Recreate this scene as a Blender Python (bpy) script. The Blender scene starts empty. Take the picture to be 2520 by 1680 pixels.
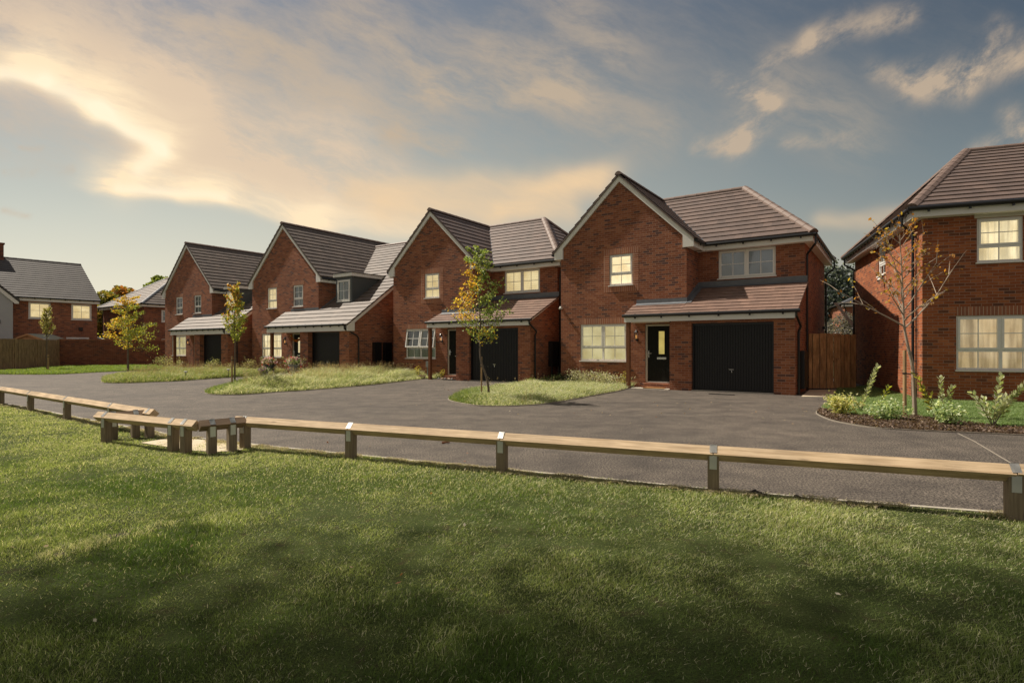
import bpy, math, random
import numpy as np
from mathutils import Vector
rad = math.radians
random.seed(7); rng = np.random.default_rng(7)
sc = bpy.context.scene
COL = sc.collection
# ---------------------------------------------------------------- camera geometry
F, HZ, ZC = 1376.07, 854.64, 1.377
def G(px, py, z=0.0):
    """ground point seen at a pixel of the 2520x1680 photograph"""
    Y = F*(ZC-z)/(py-HZ)
    return ((px-1260)/F*Y, Y)
cam = bpy.data.cameras.new('camera'); cam_o = bpy.data.objects.new('camera', cam); COL.objects.link(cam_o)
cam.sensor_width = 36; cam.lens = F/2520*36; cam.shift_y = (HZ-840)/2520
cam.clip_end = 3000; cam.clip_start = .05
cam_o.location = (0, 0, ZC); cam_o.rotation_euler = (rad(90), 0, 0)
sc.camera = cam_o

# ---------------------------------------------------------------- node helper
class NT:
    def __init__(s, tree): s.t = tree; s.n = tree.nodes; s.l = tree.links
    def node(s, kind, **kw):
        n = s.n.new(kind)
        for k, v in kw.items(): setattr(n, k, v)
        return n
    def set(s, sock, v):
        if isinstance(v, bpy.types.NodeSocket): s.l.new(v, sock)
        elif v is not None:
            if hasattr(sock.default_value, '__len__') and not hasattr(v, '__len__'): v = (v,)*len(sock.default_value)
            if hasattr(v, '__len__') and len(sock.default_value) == 4 and len(v) == 3: v = (*v, 1)
            sock.default_value = v
    def m(s, op, a, b=None, c=None, clamp=False):
        n = s.node('ShaderNodeMath', operation=op); n.use_clamp = clamp
        s.set(n.inputs[0], a)
        if b is not None: s.set(n.inputs[1], b)
        if c is not None: s.set(n.inputs[2], c)
        return n.outputs[0]
    def vm(s, op, a, b=None, scale=None):
        n = s.node('ShaderNodeVectorMath', operation=op)
        s.set(n.inputs[0], a)
        if b is not None: s.set(n.inputs[1], b)
        if scale is not None: s.set(n.inputs['Scale'], scale)
        return n.outputs[1] if op in ('LENGTH', 'DOT_PRODUCT', 'DISTANCE') else n.outputs[0]
    def mix(s, f, a, b, mode='MIX'):
        n = s.node('ShaderNodeMix', data_type='RGBA', blend_type=mode)
        s.set(n.inputs[0], f); s.set(n.inputs[6], a); s.set(n.inputs[7], b)
        return n.outputs[2]
    def ramp(s, f, stops, interp='LINEAR'):
        n = s.node('ShaderNodeValToRGB'); cr = n.color_ramp; cr.interpolation = interp
        while len(cr.elements) < len(stops): cr.elements.new(.5)
        for e, (p, c) in zip(cr.elements, stops):
            e.position = p; e.color = (*c, 1) if len(c) == 3 else c
        s.set(n.inputs[0], f); return n.outputs[0]
    def noise(s, vec, scale, detail=3, rough=.55, w=0):
        n = s.node('ShaderNodeTexNoise'); n.inputs['Scale'].default_value = scale
        n.inputs['Detail'].default_value = detail; n.inputs['Roughness'].default_value = rough
        if vec is not None: s.l.new(vec, n.inputs['Vector'])
        return n
    def ss(s, x, lo, hi):
        n = s.node('ShaderNodeMapRange', interpolation_type='SMOOTHSTEP')
        s.set(n.inputs[0], x); s.set(n.inputs[1], lo); s.set(n.inputs[2], hi)
        return n.outputs[0]
    def bump(s, h, strength=.3, dist=.01):
        n = s.node('ShaderNodeBump'); n.inputs['Strength'].default_value = strength; n.inputs['Distance'].default_value = dist
        s.l.new(h, n.inputs['Height']); return n.outputs[0]
def new_mat(name):
    m = bpy.data.materials.new(name); m.use_nodes = True
    t = NT(m.node_tree); b = t.n['Principled BSDF']
    return m, t, b
def spec(b, v): b.inputs['Specular IOR Level'].default_value = v
def simple(name, color, rough=.6, var=.12, nscale=8, metal=0, sp=.5, bump=0):
    m, t, b = new_mat(name)
    tc = t.node('ShaderNodeTexCoord').outputs['Object']
    n = t.noise(tc, nscale, 4)
    lo = tuple(max(0, c*(1-var)) for c in color); hi = tuple(min(1, c*(1+var)) for c in color)
    t.set(b.inputs['Base Color'], t.mix(n.outputs[0], lo, hi))
    b.inputs['Roughness'].default_value = rough; b.inputs['Metallic'].default_value = metal; spec(b, sp)
    if bump:
        t.l.new(t.bump(t.noise(tc, nscale*6, 3).outputs[0], bump, .004), b.inputs['Normal'])
    return m
def brick_mat(name, tint=(1, 1, 1), val=1.0, mort=(.34, .20, .14), offset=.5, dark=1):
    m, t, b = new_mat(name)
    uv = t.node('ShaderNodeTexCoord').outputs['UV']
    br = t.node('ShaderNodeTexBrick'); t.l.new(uv, br.inputs['Vector'])
    for k, v in (('Scale', 1), ('Brick Width', .225), ('Row Height', .075), ('Mortar Size', .0065), ('Mortar Smooth', .2), ('Bias', 0)):
        br.inputs[k].default_value = v
    br.offset = offset
    br.inputs['Color1'].default_value = (0, 0, 0, 1); br.inputs['Color2'].default_value = (1, 1, 1, 1); br.inputs['Mortar'].default_value = (.5, .5, .5, 1)
    T = lambda c: tuple(min(1, c[i]*tint[i]*val) for i in range(3))
    col = t.ramp(br.outputs['Color'], [(0, T((.12, .050, .040) if dark else (.26, .08, .04))), (.12, T((.17, .058, .036) if dark else (.26, .08, .04))), (.22, T((.25, .070, .034))), (.5, T((.28, .078, .036))), (.75, T((.33, .098, .045))), (1, T((.38, .125, .062)))])
    n1 = t.noise(uv, .7, 3); n2 = t.noise(uv, 26, 3)
    col = t.mix(1, col, t.ramp(n1.outputs[0], [(.3, (.80, .80, .82)), (.7, (1.14, 1.12, 1.08))]), 'MULTIPLY')
    col = t.mix(1, col, t.ramp(n2.outputs[0], [(.25, (.86, .86, .86)), (.75, (1.12, 1.12, 1.12))]), 'MULTIPLY')
    col = t.mix(br.outputs['Fac'], col, tuple(c*val for c in mort))
    t.set(b.inputs['Base Color'], col)
    b.inputs['Roughness'].default_value = .85; spec(b, .25)
    h = t.m('SUBTRACT', t.m('MULTIPLY', n2.outputs[0], .35), br.outputs['Fac'])
    t.l.new(t.bump(h, .6, .006), b.inputs['Normal'])
    return m
def tile_mat(name, base, rough=.5, gauge=.33, tw=.27, sp=.5, joint=.55, var=1):
    m, t, b = new_mat(name)
    uv = t.node('ShaderNodeTexCoord').outputs['UV']
    br = t.node('ShaderNodeTexBrick'); t.l.new(uv, br.inputs['Vector'])
    for k, v in (('Scale', 1), ('Brick Width', tw), ('Row Height', gauge), ('Mortar Size', .0035), ('Mortar Smooth', .3)):
        br.inputs[k].default_value = v
    br.inputs['Color1'].default_value = (1-.18*var,)*3+(1,); br.inputs['Color2'].default_value = (1+.15*var, 1+.13*var, 1+.12*var, 1); br.inputs['Mortar'].default_value = (joint, joint, joint, 1)
    n1 = t.noise(uv, 1.3, 4); n2 = t.noise(uv, 40, 3)
    col = t.mix(1, base, br.outputs['Color'], 'MULTIPLY')
    col = t.mix(1, col, t.ramp(n1.outputs[0], [(.3, (.86, .86, .88)), (.7, (1.12, 1.1, 1.08))]), 'MULTIPLY')
    col = t.mix(1, col, t.ramp(n2.outputs[0], [(.3, (.85, .85, .85)), (.7, (1.12, 1.12, 1.12))]), 'MULTIPLY')
    t.set(b.inputs['Base Color'], col)
    t.set(b.inputs['Roughness'], t.m('ADD', t.m('MULTIPLY', n2.outputs[0], .16), rough-.08)); spec(b, sp)
    t.l.new(t.bump(n2.outputs[0], .15, .003), b.inputs['Normal'])
    return m
def wood_mat(name, c0, c1, axis='Z', rough=.75, ring=1.0, sp=.3, vary=.2):
    """timber with stretched grain and a few knots, in object space"""
    m, t, b = new_mat(name)
    tc = t.node('ShaderNodeTexCoord').outputs['UV']
    mp = t.node('ShaderNodeMapping'); t.l.new(tc, mp.inputs[0])
    mp.inputs['Scale'].default_value = (1.4, 26, 1)
    n = t.noise(mp.outputs[0], 1.6*ring, 5, .6)
    n2 = t.noise(tc, 2.0, 3)
    mk = t.node('ShaderNodeMapping'); t.l.new(tc, mk.inputs[0]); mk.inputs['Scale'].default_value = (1.1, 5, 1)
    vo = t.node('ShaderNodeTexVoronoi'); vo.inputs['Scale'].default_value = 1.6; t.l.new(mk.outputs[0], vo.inputs['Vector'])
    knot = t.m('SUBTRACT', 1, t.ss(vo.outputs['Distance'], .03, .12))
    col = t.mix(t.ss(n.outputs[0], .3, .7), c0, c1)
    col = t.mix(1, col, t.ramp(n2.outputs[0], [(.3, (1-vary,)*3), (.7, (1+vary*.75, 1+vary*.75, 1+vary*.6))]), 'MULTIPLY')
    col = t.mix(t.m('MULTIPLY', knot, .55), col, tuple(c*.35 for c in c0))
    t.set(b.inputs['Base Color'], col); b.inputs['Roughness'].default_value = rough; spec(b, sp)
    t.l.new(t.bump(n.outputs[0], .25, .004), b.inputs['Normal'])
    return m
def leaf_mat(name, trans=.45, rough=.5):
    m, t, b = new_mat(name)
    at = t.node('ShaderNodeAttribute'); at.attribute_name = 'tint'
    t.l.new(at.outputs['Color'], b.inputs['Base Color']); b.inputs['Roughness'].default_value = rough; spec(b, .35)
    tr = t.node('ShaderNodeBsdfTranslucent')
    t.set(tr.inputs['Color'], t.mix(1, at.outputs['Color'], (1.5, 1.5, .9), 'MULTIPLY'))
    mx = t.node('ShaderNodeMixShader'); mx.inputs[0].default_value = trans
    t.l.new(b.outputs[0], mx.inputs[1]); t.l.new(tr.outputs[0], mx.inputs[2])
    t.l.new(mx.outputs[0], t.n['Material Output'].inputs['Surface'])
    return m
def glow_mat(name, col, strength, pattern=None, freq=14, contrast=.25, base=None):
    """blind or curtain lit by the room behind it"""
    m, t, b = new_mat(name)
    uv = t.node('ShaderNodeTexCoord').outputs['UV']
    sx = t.node('ShaderNodeSeparateXYZ'); t.l.new(uv, sx.inputs[0])
    if pattern == 'slats': f = t.m('FRACT', t.m('MULTIPLY', sx.outputs[1], freq)); f = t.ss(f, .05, .35)
    elif pattern == 'vertical': f = t.m('FRACT', t.m('MULTIPLY', sx.outputs[0], freq)); f = t.ss(f, .02, .45)
    elif pattern == 'folds':
        n = t.noise(uv, 1.5, 2); mp = t.node('ShaderNodeMapping'); t.l.new(uv, mp.inputs[0]); mp.inputs['Scale'].default_value = (freq, .7, 1)
        f = t.ss(t.noise(mp.outputs[0], 1, 2).outputs[0], .32, .66)
    else: f = t.noise(uv, 2.2, 3).outputs[0]
    c = t.mix(f, tuple(x*(1-contrast) for x in col), tuple(x*(1+contrast*.3) for x in col))
    t.set(b.inputs['Base Color'], base or tuple(x*.6 for x in col)); b.inputs['Roughness'].default_value = .8
    c = t.mix(1, c, t.ramp(t.noise(uv, 1.3, 3).outputs[0], [(.3, (.68, .62, .52)), (.62, (1.05, 1.05, 1.05))]), 'MULTIPLY')
    m.cycles.emission_sampling = 'NONE'; t.set(b.inputs['Emission Color'], c); b.inputs['Emission Strength'].default_value = strength
    return m
def glass_mat(name, refl=.12, tint=(1, 1, 1)):
    m, t, b = new_mat(name); t.n.remove(b)
    gl = t.node('ShaderNodeBsdfGlossy'); gl.inputs['Roughness'].default_value = .02; gl.inputs['Color'].default_value = (1, 1, 1, 1)
    tr = t.node('ShaderNodeBsdfTransparent'); tr.inputs['Color'].default_value = (*tint, 1)
    fr = t.node('ShaderNodeFresnel'); fr.inputs['IOR'].default_value = 1.5
    mx = t.node('ShaderNodeMixShader')
    t.set(mx.inputs[0], t.m('ADD', t.m('MULTIPLY', fr.outputs[0], 1.0), refl*.3, clamp=True))
    t.l.new(tr.outputs[0], mx.inputs[1]); t.l.new(gl.outputs[0], mx.inputs[2])
    t.l.new(mx.outputs[0], t.n['Material Output'].inputs['Surface'])
    return m

M = dict(
    brick=brick_mat('red_brick', (.92, 1.14, 1.22)), brick_b=brick_mat('red_brick_far', (.95, 1.2, 1.35), 1.05),
    brick_o=brick_mat('orange_brick', (1.10, 1.18, 1.0), 1.0),
    brick_w=brick_mat('wall_brick', (.85, .95, 1.05), .75),
    soldier=brick_mat('soldier_brick', (1.0, 1.35, 1.6), 1.15, (.46, .33, .24), 0, 0),
    tile=tile_mat('brown_tile', (.128, .090, .074), .56, sp=.55, joint=.7), tile_l=tile_mat('brown_tile_low', (.205, .130, .100), .58, gauge=.3, sp=.45),
    tile_g=tile_mat('grey_brown_tile', (.140, .112, .092), .56, sp=.4, joint=.75), tile_s=tile_mat('slate_grey_tile', (.088, .082, .078), .7, sp=.2, joint=.97, var=.4),
    ridge=simple('ridge_tile', (.17, .115, .092), .6, .2, 5, bump=.3),
    white=simple('white_upvc', (.80, .785, .74), .45, .05, 2), cream=simple('cream_board', (.55, .51, .42), .5, .05, 2),
    black=simple('black_plastic', (.012, .012, .013), .35, .2, 6), lead=simple('lead_flashing', (.13, .14, .155), .5, .35, 7, sp=.6),
    metal=simple('galvanised', (.62, .62, .60), .42, .15, 14, metal=.55), chrome=simple('chrome', (.7, .7, .7), .2, .05, 5, metal=1),
    post=wood_mat('stained_post', (.15, .055, .022), (.21, .085, .035)),
    timber=wood_mat('sawn_timber', (.38, .27, .165), (.61, .465, .31)), timber_post=wood_mat('post_timber', (.185, .14, .095), (.29, .23, .155)),
    timber_dark=wood_mat('weathered_timber', (.17, .11, .07), (.27, .185, .12)),
    fence=wood_mat('fence_board', (.25, .165, .09), (.40, .28, .16), vary=.35), gate=wood_mat('gate_board', (.27, .15, .065), (.48, .29, .15), vary=.4),
    shed=wood_mat('shed_board', (.45, .22, .10), (.58, .32, .16)),
    render=simple('grey_render', (.42, .43, .44), .85, .08, 2), dormer=simple('grey_cladding', (.075, .085, .085), .55, .12, 3),
    concrete=simple('concrete_edging', (.40, .36, .30), .85, .2, 9, bump=.4), door=simple('dark_door', (.009, .010, .007), .6, .3, 9, sp=.2),
    bark=simple('tree_bark', (.15, .115, .085), .9, .35, 12, bump=.6), bark_l=simple('pale_bark', (.34, .27, .205), .85, .25, 14, bump=.5),
    stake=wood_mat('round_stake', (.32, .20, .10), (.45, .30, .16)), pot=simple('blue_grey_pot', (.035, .05, .065), .5, .25, 6),
    pot_g=simple('green_pot', (.02, .12, .03), .45, .15, 6), stone=simple('grey_stone', (.25, .25, .24), .85, .3, 20, bump=.5),
    terracotta=simple('pale_pebble', (.45, .34, .25), .8, .3, 20), mat_=simple('coir', (.33, .17, .06), .95, .3, 60, bump=.5),
    soil=simple('soil', (.045, .032, .022), .95, .4, 30, bump=1), leaf=leaf_mat('leaf'), blade=leaf_mat('grass_blade', .35, .6),
    petal=leaf_mat('petal', .3, .6), slab_=simple('sandstone_slab', (.55, .46, .33), .85, .1, 4, bump=.3),
    steel=simple('grey_steel', (.2, .21, .2), .5, .1, 8), ink=simple('dark_interior', (.01, .01, .012), .9, .2, 3),
    glass=glass_mat('window_glass', .12), glass_d=glass_mat('dark_window_glass', .35, (.8, .85, .85)),
    lit=glow_mat('lit_cream_blind', (1.0, .85, .55), .74, None, contrast=.08), lit_s=glow_mat('lit_slatted_blind', (.95, .80, .46), .46, 'slats', 11, .35),
    lit_r=glow_mat('lit_pleated_blind', (.84, .76, .44), .40, 'vertical', 18, .14),
    lit_c=glow_mat('lit_cream_curtain', (1.0, .88, .58), .54, 'folds', 9, .42), cur=glow_mat('pale_folded_curtain', (.86, .70, .42), .36, 'folds', 7, .6, (.5, .4, .26)),
    net=glow_mat('grey_vertical_blind', (.20, .21, .20), .22, 'vertical', 16, .25, (.13, .135, .13)), dim=glow_mat('dim_interior', (.10, .11, .08), .35, 'folds', 5, .7, (.1, .1, .09)),
    amber=glow_mat('lit_door_glass', (.80, .66, .20), .50, None, contrast=.9), bulb=glow_mat('lamp_glow', (1, .5, .16), .8, None, contrast=.2),
)
M['shed_roof'] = simple('shed_felt', (.30, .30, .24), .9, .2, 6)
M['kerb_'] = simple('weathered_edging', (.26, .225, .18), .9, .3, 9, bump=.4)
def garage_mat():
    m, t, b = new_mat('black_garage_door')
    t.set(b.inputs['Base Color'], (.0095, .0095, .0105)); b.inputs['Roughness'].default_value = .42; spec(b, .4); return m
M['garage'] = garage_mat()

# ---------------------------------------------------------------- mesh helpers
def tag(o, label=None, cat=None, group=None, kind=None):
    if label: o['label'] = label
    if cat: o['category'] = cat
    if group: o['group'] = group
    if kind: o['kind'] = kind
    return o
def empty(name, loc, rz=0, label=None, cat=None, group=None):
    o = bpy.data.objects.new(name, None); COL.objects.link(o)
    o.location = loc; o.rotation_euler = (0, 0, rz); o.empty_display_size = .2
    return tag(o, label, cat, group)
class MB:
    def __init__(s): s.v = []; s.f = []; s.uv = []; s.sm = []
    def face(s, pts, uv=None, smooth=False):
        pts = [Vector(p) for p in pts]
        i = len(s.v); s.v += [tuple(p) for p in pts]; s.f.append(list(range(i, i+len(pts)))); s.sm.append(smooth)
        if uv is None:
            n = Vector((0, 0, 0))
            for a, b in zip(pts, pts[1:]+pts[:1]): n += a.cross(b)
            ax = [abs(c) for c in n]
            if ax[2] >= max(ax[0], ax[1]): uv = [(p.x, p.y) for p in pts]
            elif ax[1] >= ax[0]: uv = [(p.x, p.z) for p in pts]
            else: uv = [(p.y, p.z) for p in pts]
        s.uv.append(uv)
    def box(s, x0, x1, y0, y1, z0, z1):
        P = lambda x, y, z: (x, y, z)
        s.face([P(x0, y0, z0), P(x1, y0, z0), P(x1, y0, z1), P(x0, y0, z1)])
        s.face([P(x1, y1, z0), P(x0, y1, z0), P(x0, y1, z1), P(x1, y1, z1)])
        s.face([P(x0, y1, z0), P(x0, y0, z0), P(x0, y0, z1), P(x0, y1, z1)])
        s.face([P(x1, y0, z0), P(x1, y1, z0), P(x1, y1, z1), P(x1, y0, z1)])
        s.face([P(x0, y0, z1), P(x1, y0, z1), P(x1, y1, z1), P(x0, y1, z1)])
        s.face([P(x0, y1, z0), P(x1, y1, z0), P(x1, y0, z0), P(x0, y0, z0)])
        return s
    def prism(s, poly, d):
        """extrude a planar polygon by vector d"""
        d = Vector(d); A = [Vector(p) for p in poly]; B = [p+d for p in A]
        s.face(A[::-1]); s.face(B)
        for i in range(len(A)):
            j = (i+1) % len(A); s.face([A[i], A[j], B[j], B[i]])
        return s
    def bar(s, p0, p1, w, h, up=(0, 0, 1), roll=0):
        """box beam; UV u runs along the bar"""
        p0, p1 = Vector(p0), Vector(p1); d = (p1-p0); L = d.length; d.normalize()
        x = d.cross(Vector(up)); x.normalize(); z = x.cross(d)
        if roll: x, z = x*math.cos(roll)+z*math.sin(roll), z*math.cos(roll)-x*math.sin(roll)
        c = [(-w/2, -h/2), (w/2, -h/2), (w/2, h/2), (-w/2, h/2)]
        A = [p0+x*a+z*b for a, b in c]; B = [p1+x*a+z*b for a, b in c]
        o = random.random()*7
        for i in range(4):
            j = (i+1) % 4; ww = (w, h)[i % 2]
            s.face([A[i], A[j], B[j], B[i]], [(o, o+i*.3), (o, o+i*.3+ww), (o+L, o+i*.3+ww), (o+L, o+i*.3)])
        s.face(A[::-1], [(o+a*8, o+b*8) for a, b in c]); s.face(B, [(o+a*8, o+b*8) for a, b in c])
        return s
    def tube(s, path, r, n=8, r1=None, cap=True):
        path = [Vector(p) for p in path]; N = len(path); rings = []
        ref = Vector((0, 0, 1)); prev = None
        for i, p in enumerate(path):
            d = (path[min(i+1, N-1)]-path[max(i-1, 0)]).normalized()
            if prev is None: x = d.cross(ref if abs(d.z) < .9 else Vector((1, 0, 0)))
            else: x = prev-d*prev.dot(d)
            x.normalize(); prev = x; y = d.cross(x)
            rr = r if r1 is None else r+(r1-r)*i/max(1, N-1)
            rings.append([p+(x*math.cos(2*math.pi*k/n)+y*math.sin(2*math.pi*k/n))*rr for k in range(n)])
        L = 0
        for i in range(N-1):
            L2 = L+(path[i+1]-path[i]).length
            for k in range(n):
                j = (k+1) % n
                s.face([rings[i][k], rings[i][j], rings[i+1][j], rings[i+1][k]], [(L, k/n*.3), (L, (k+1)/n*.3), (L2, (k+1)/n*.3), (L2, k/n*.3)], True)
            L = L2
        if cap:
            s.face(rings[0][::-1]); s.face(rings[-1])
        return s
    def lathe(s, prof, c=(0, 0, 0), n=16):
        for (r0, z0), (r1, z1) in zip(prof, prof[1:]):
            for k in range(n):
                a, b = 2*math.pi*k/n, 2*math.pi*(k+1)/n
                s.face([(c[0]+r0*math.cos(a), c[1]+r0*math.sin(a), c[2]+z0), (c[0]+r0*math.cos(b), c[1]+r0*math.sin(b), c[2]+z0),
                        (c[0]+r1*math.cos(b), c[1]+r1*math.sin(b), c[2]+z1), (c[0]+r1*math.cos(a), c[1]+r1*math.sin(a), c[2]+z1)], None, True)
        return s
    def wall(s, fn, a0, a1, b0, b1, holes=(), depth=.09):
        """rectangular wall with openings and reveals; fn(a, b, d) -> point, d = depth inwards"""
        A = sorted({a0, a1, *[h[0] for h in holes], *[h[1] for h in holes]}); B = sorted({b0, b1, *[h[2] for h in holes], *[h[3] for h in holes]})
        A = [a for a in A if a0 <= a <= a1]; B = [b for b in B if b0 <= b <= b1]
        for x0, x1 in zip(A, A[1:]):
            for y0, y1 in zip(B, B[1:]):
                cx, cy = (x0+x1)/2, (y0+y1)/2
                if any(h[0] < cx < h[1] and h[2] < cy < h[3] for h in holes): continue
                s.face([fn(x0, y0, 0), fn(x1, y0, 0), fn(x1, y1, 0), fn(x0, y1, 0)], [(x0, y0), (x1, y0), (x1, y1), (x0, y1)])
        for x0, x1, y0, y1 in holes:
            s.face([fn(x0, y0, 0), fn(x0, y1, 0), fn(x0, y1, depth), fn(x0, y0, depth)], [(0, y0), (0, y1), (depth, y1), (depth, y0)])
            s.face([fn(x1, y0, 0), fn(x1, y0, depth), fn(x1, y1, depth), fn(x1, y1, 0)], [(0, y0), (depth, y0), (depth, y1), (0, y1)])
            s.face([fn(x0, y1, 0), fn(x1, y1, 0), fn(x1, y1, depth), fn(x0, y1, depth)], [(x0, 0), (x1, 0), (x1, depth), (x0, depth)])
            s.face([fn(x0, y0, 0), fn(x0, y0, depth), fn(x1, y0, depth), fn(x1, y0, 0)], [(x0, 0), (x0, depth), (x1, depth), (x1, 0)])
        return s
    def build(s, name, mat, parent=None, label=None, bevel=0):
        me = bpy.data.meshes.new(name); me.from_pydata(s.v, [], s.f)
        uvl = me.uv_layers.new(name='UVMap')
        uvl.data.foreach_set('uv', [c for f in s.uv for p in f for c in p])
        me.polygons.foreach_set('use_smooth', s.sm)
        me.materials.append(mat); me.update()
        o = bpy.data.objects.new(name, me); COL.objects.link(o)
        if parent: o.parent = parent
        if label: o['label'] = label
        return o
def np_mesh(name, V, nper, mat, tint=None, parent=None):
    """V: (N, nper, 3) array of separate polygons; tint (N, 3)"""
    N = len(V); me = bpy.data.meshes.new(name)
    me.vertices.add(N*nper); me.vertices.foreach_set('co', np.ascontiguousarray(V, dtype=np.float32).ravel())
    me.loops.add(N*nper); me.loops.foreach_set('vertex_index', np.arange(N*nper, dtype=np.int32))
    me.polygons.add(N); me.polygons.foreach_set('loop_start', np.arange(0, N*nper, nper, dtype=np.int32))
    me.update(calc_edges=True)
    if tint is not None:
        ca = me.color_attributes.new('tint', 'FLOAT_COLOR', 'POINT')
        c = np.ones((N, nper, 4), dtype=np.float32); c[:, :, :3] = np.asarray(tint)[:, None, :]
        ca.data.foreach_set('color', c.ravel())
    me.materials.append(mat)
    o = bpy.data.objects.new(name, me); COL.objects.link(o)
    if parent: o.parent = parent
    return o

# ---------------------------------------------------------------- roofs
def clip(poly, lo, hi):
    def half(P, f):
        out = []
        for i in range(len(P)):
            p, q = P[i], P[(i+1) % len(P)]; a, b = f(p), f(q)
            if a >= 0: out.append(p)
            if a*b < 0: t = a/(a-b); out.append((p[0]+(q[0]-p[0])*t, p[1]+(q[1]-p[1])*t))
        return out
    P = half(poly, lambda p: p[1]-lo)
    return half(P, lambda p: hi-p[1]) if P else P
def tiled(mb, poly, e, gauge=.33, step=.030, thick=.05):
    """courses of lapped tiles over a planar polygon; e = eave direction (horizontal unit vector)"""
    P = [Vector(p) for p in poly]; e = Vector(e).normalized()
    n = Vector((0, 0, 0))
    for a, b in zip(P, P[1:]+P[:1]): n += (a-P[0]).cross(b-P[0])
    n.normalize()
    if n.z < 0: n = -n
    s = n.cross(e); s = s if s.z > 0 else -s
    o = min(P, key=lambda p: p.z)
    Q = [((p-o).dot(e), (p-o).dot(s)) for p in P]
    bmax = max(q[1] for q in Q); K = max(1, round(bmax/gauge)); g = bmax/K
    at = lambda a, b, h: o+e*a+s*b+n*h
    for k in range(K):
        c = clip(Q, k*g, (k+1)*g+1e-6)
        if len(c) < 3: continue
        mb.face([at(a, b, step*(1-(b-k*g)/g)+.002) for a, b in c], [(a, k*gauge+(b-k*g)/g*gauge*.98+.004) for a, b in c])
        lo = [a for a, b in c if abs(b-k*g) < 1e-4]
        if len(lo) >= 2:
            a0, a1 = min(lo), max(lo)
            mb.face([at(a0, k*g, -.01), at(a1, k*g, -.01), at(a1, k*g, step+.002), at(a0, k*g, step+.002)], [(a0, k*gauge+.03), (a1, k*gauge+.03), (a1, k*gauge+.05), (a0, k*gauge+.05)])
    mb.prism([at(a, b, -thick) for a, b in Q], n*(thick-.004))
def ridge_line(mb, p0, p1, w=.13, h=.075, seg=.45):
    p0, p1 = Vector(p0), Vector(p1); d = p1-p0; L = d.length; d.normalize()
    x = d.cross(Vector((0, 0, 1))).normalized(); up = x.cross(d)
    N = max(1, round(L/seg)); g = L/N
    prof = [(-w, -.05), (-w*.93, .005), (-w*.45, h*.8), (0, h), (w*.45, h*.8), (w*.93, .005), (w, -.05)]
    for i in range(N):
        a, b = p0+d*(i*g+.004), p0+d*((i+1)*g-.004)
        for q0, q1 in zip(prof, prof[1:]):
            mb.face([a+x*q0[0]+up*(q0[1]+.008), a+x*q1[0]+up*(q1[1]+.008), b+x*q1[0]+up*q1[1], b+x*q0[0]+up*q0[1]])
        mb.face([a+x*q[0]+up*(q[1]+.008) for q in prof]); mb.face([b+x*q[0]+up*q[1] for q in prof][::-1])
def gutter(mb, p0, p1, r=.055, out=None, brackets=.85):
    mb.tube([p0, p1], r, 10)
    p0, p1 = Vector(p0), Vector(p1); d = p1-p0; L = d.length
    for i in range(max(1, int(L/brackets))):
        c = p0+d*((i+.5)/max(1, int(L/brackets)))
        mb.bar(c+Vector((0, 0, r+.005)), c-Vector((0, 0, r+.045)), .035, .05, up=d.normalized())

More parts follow.
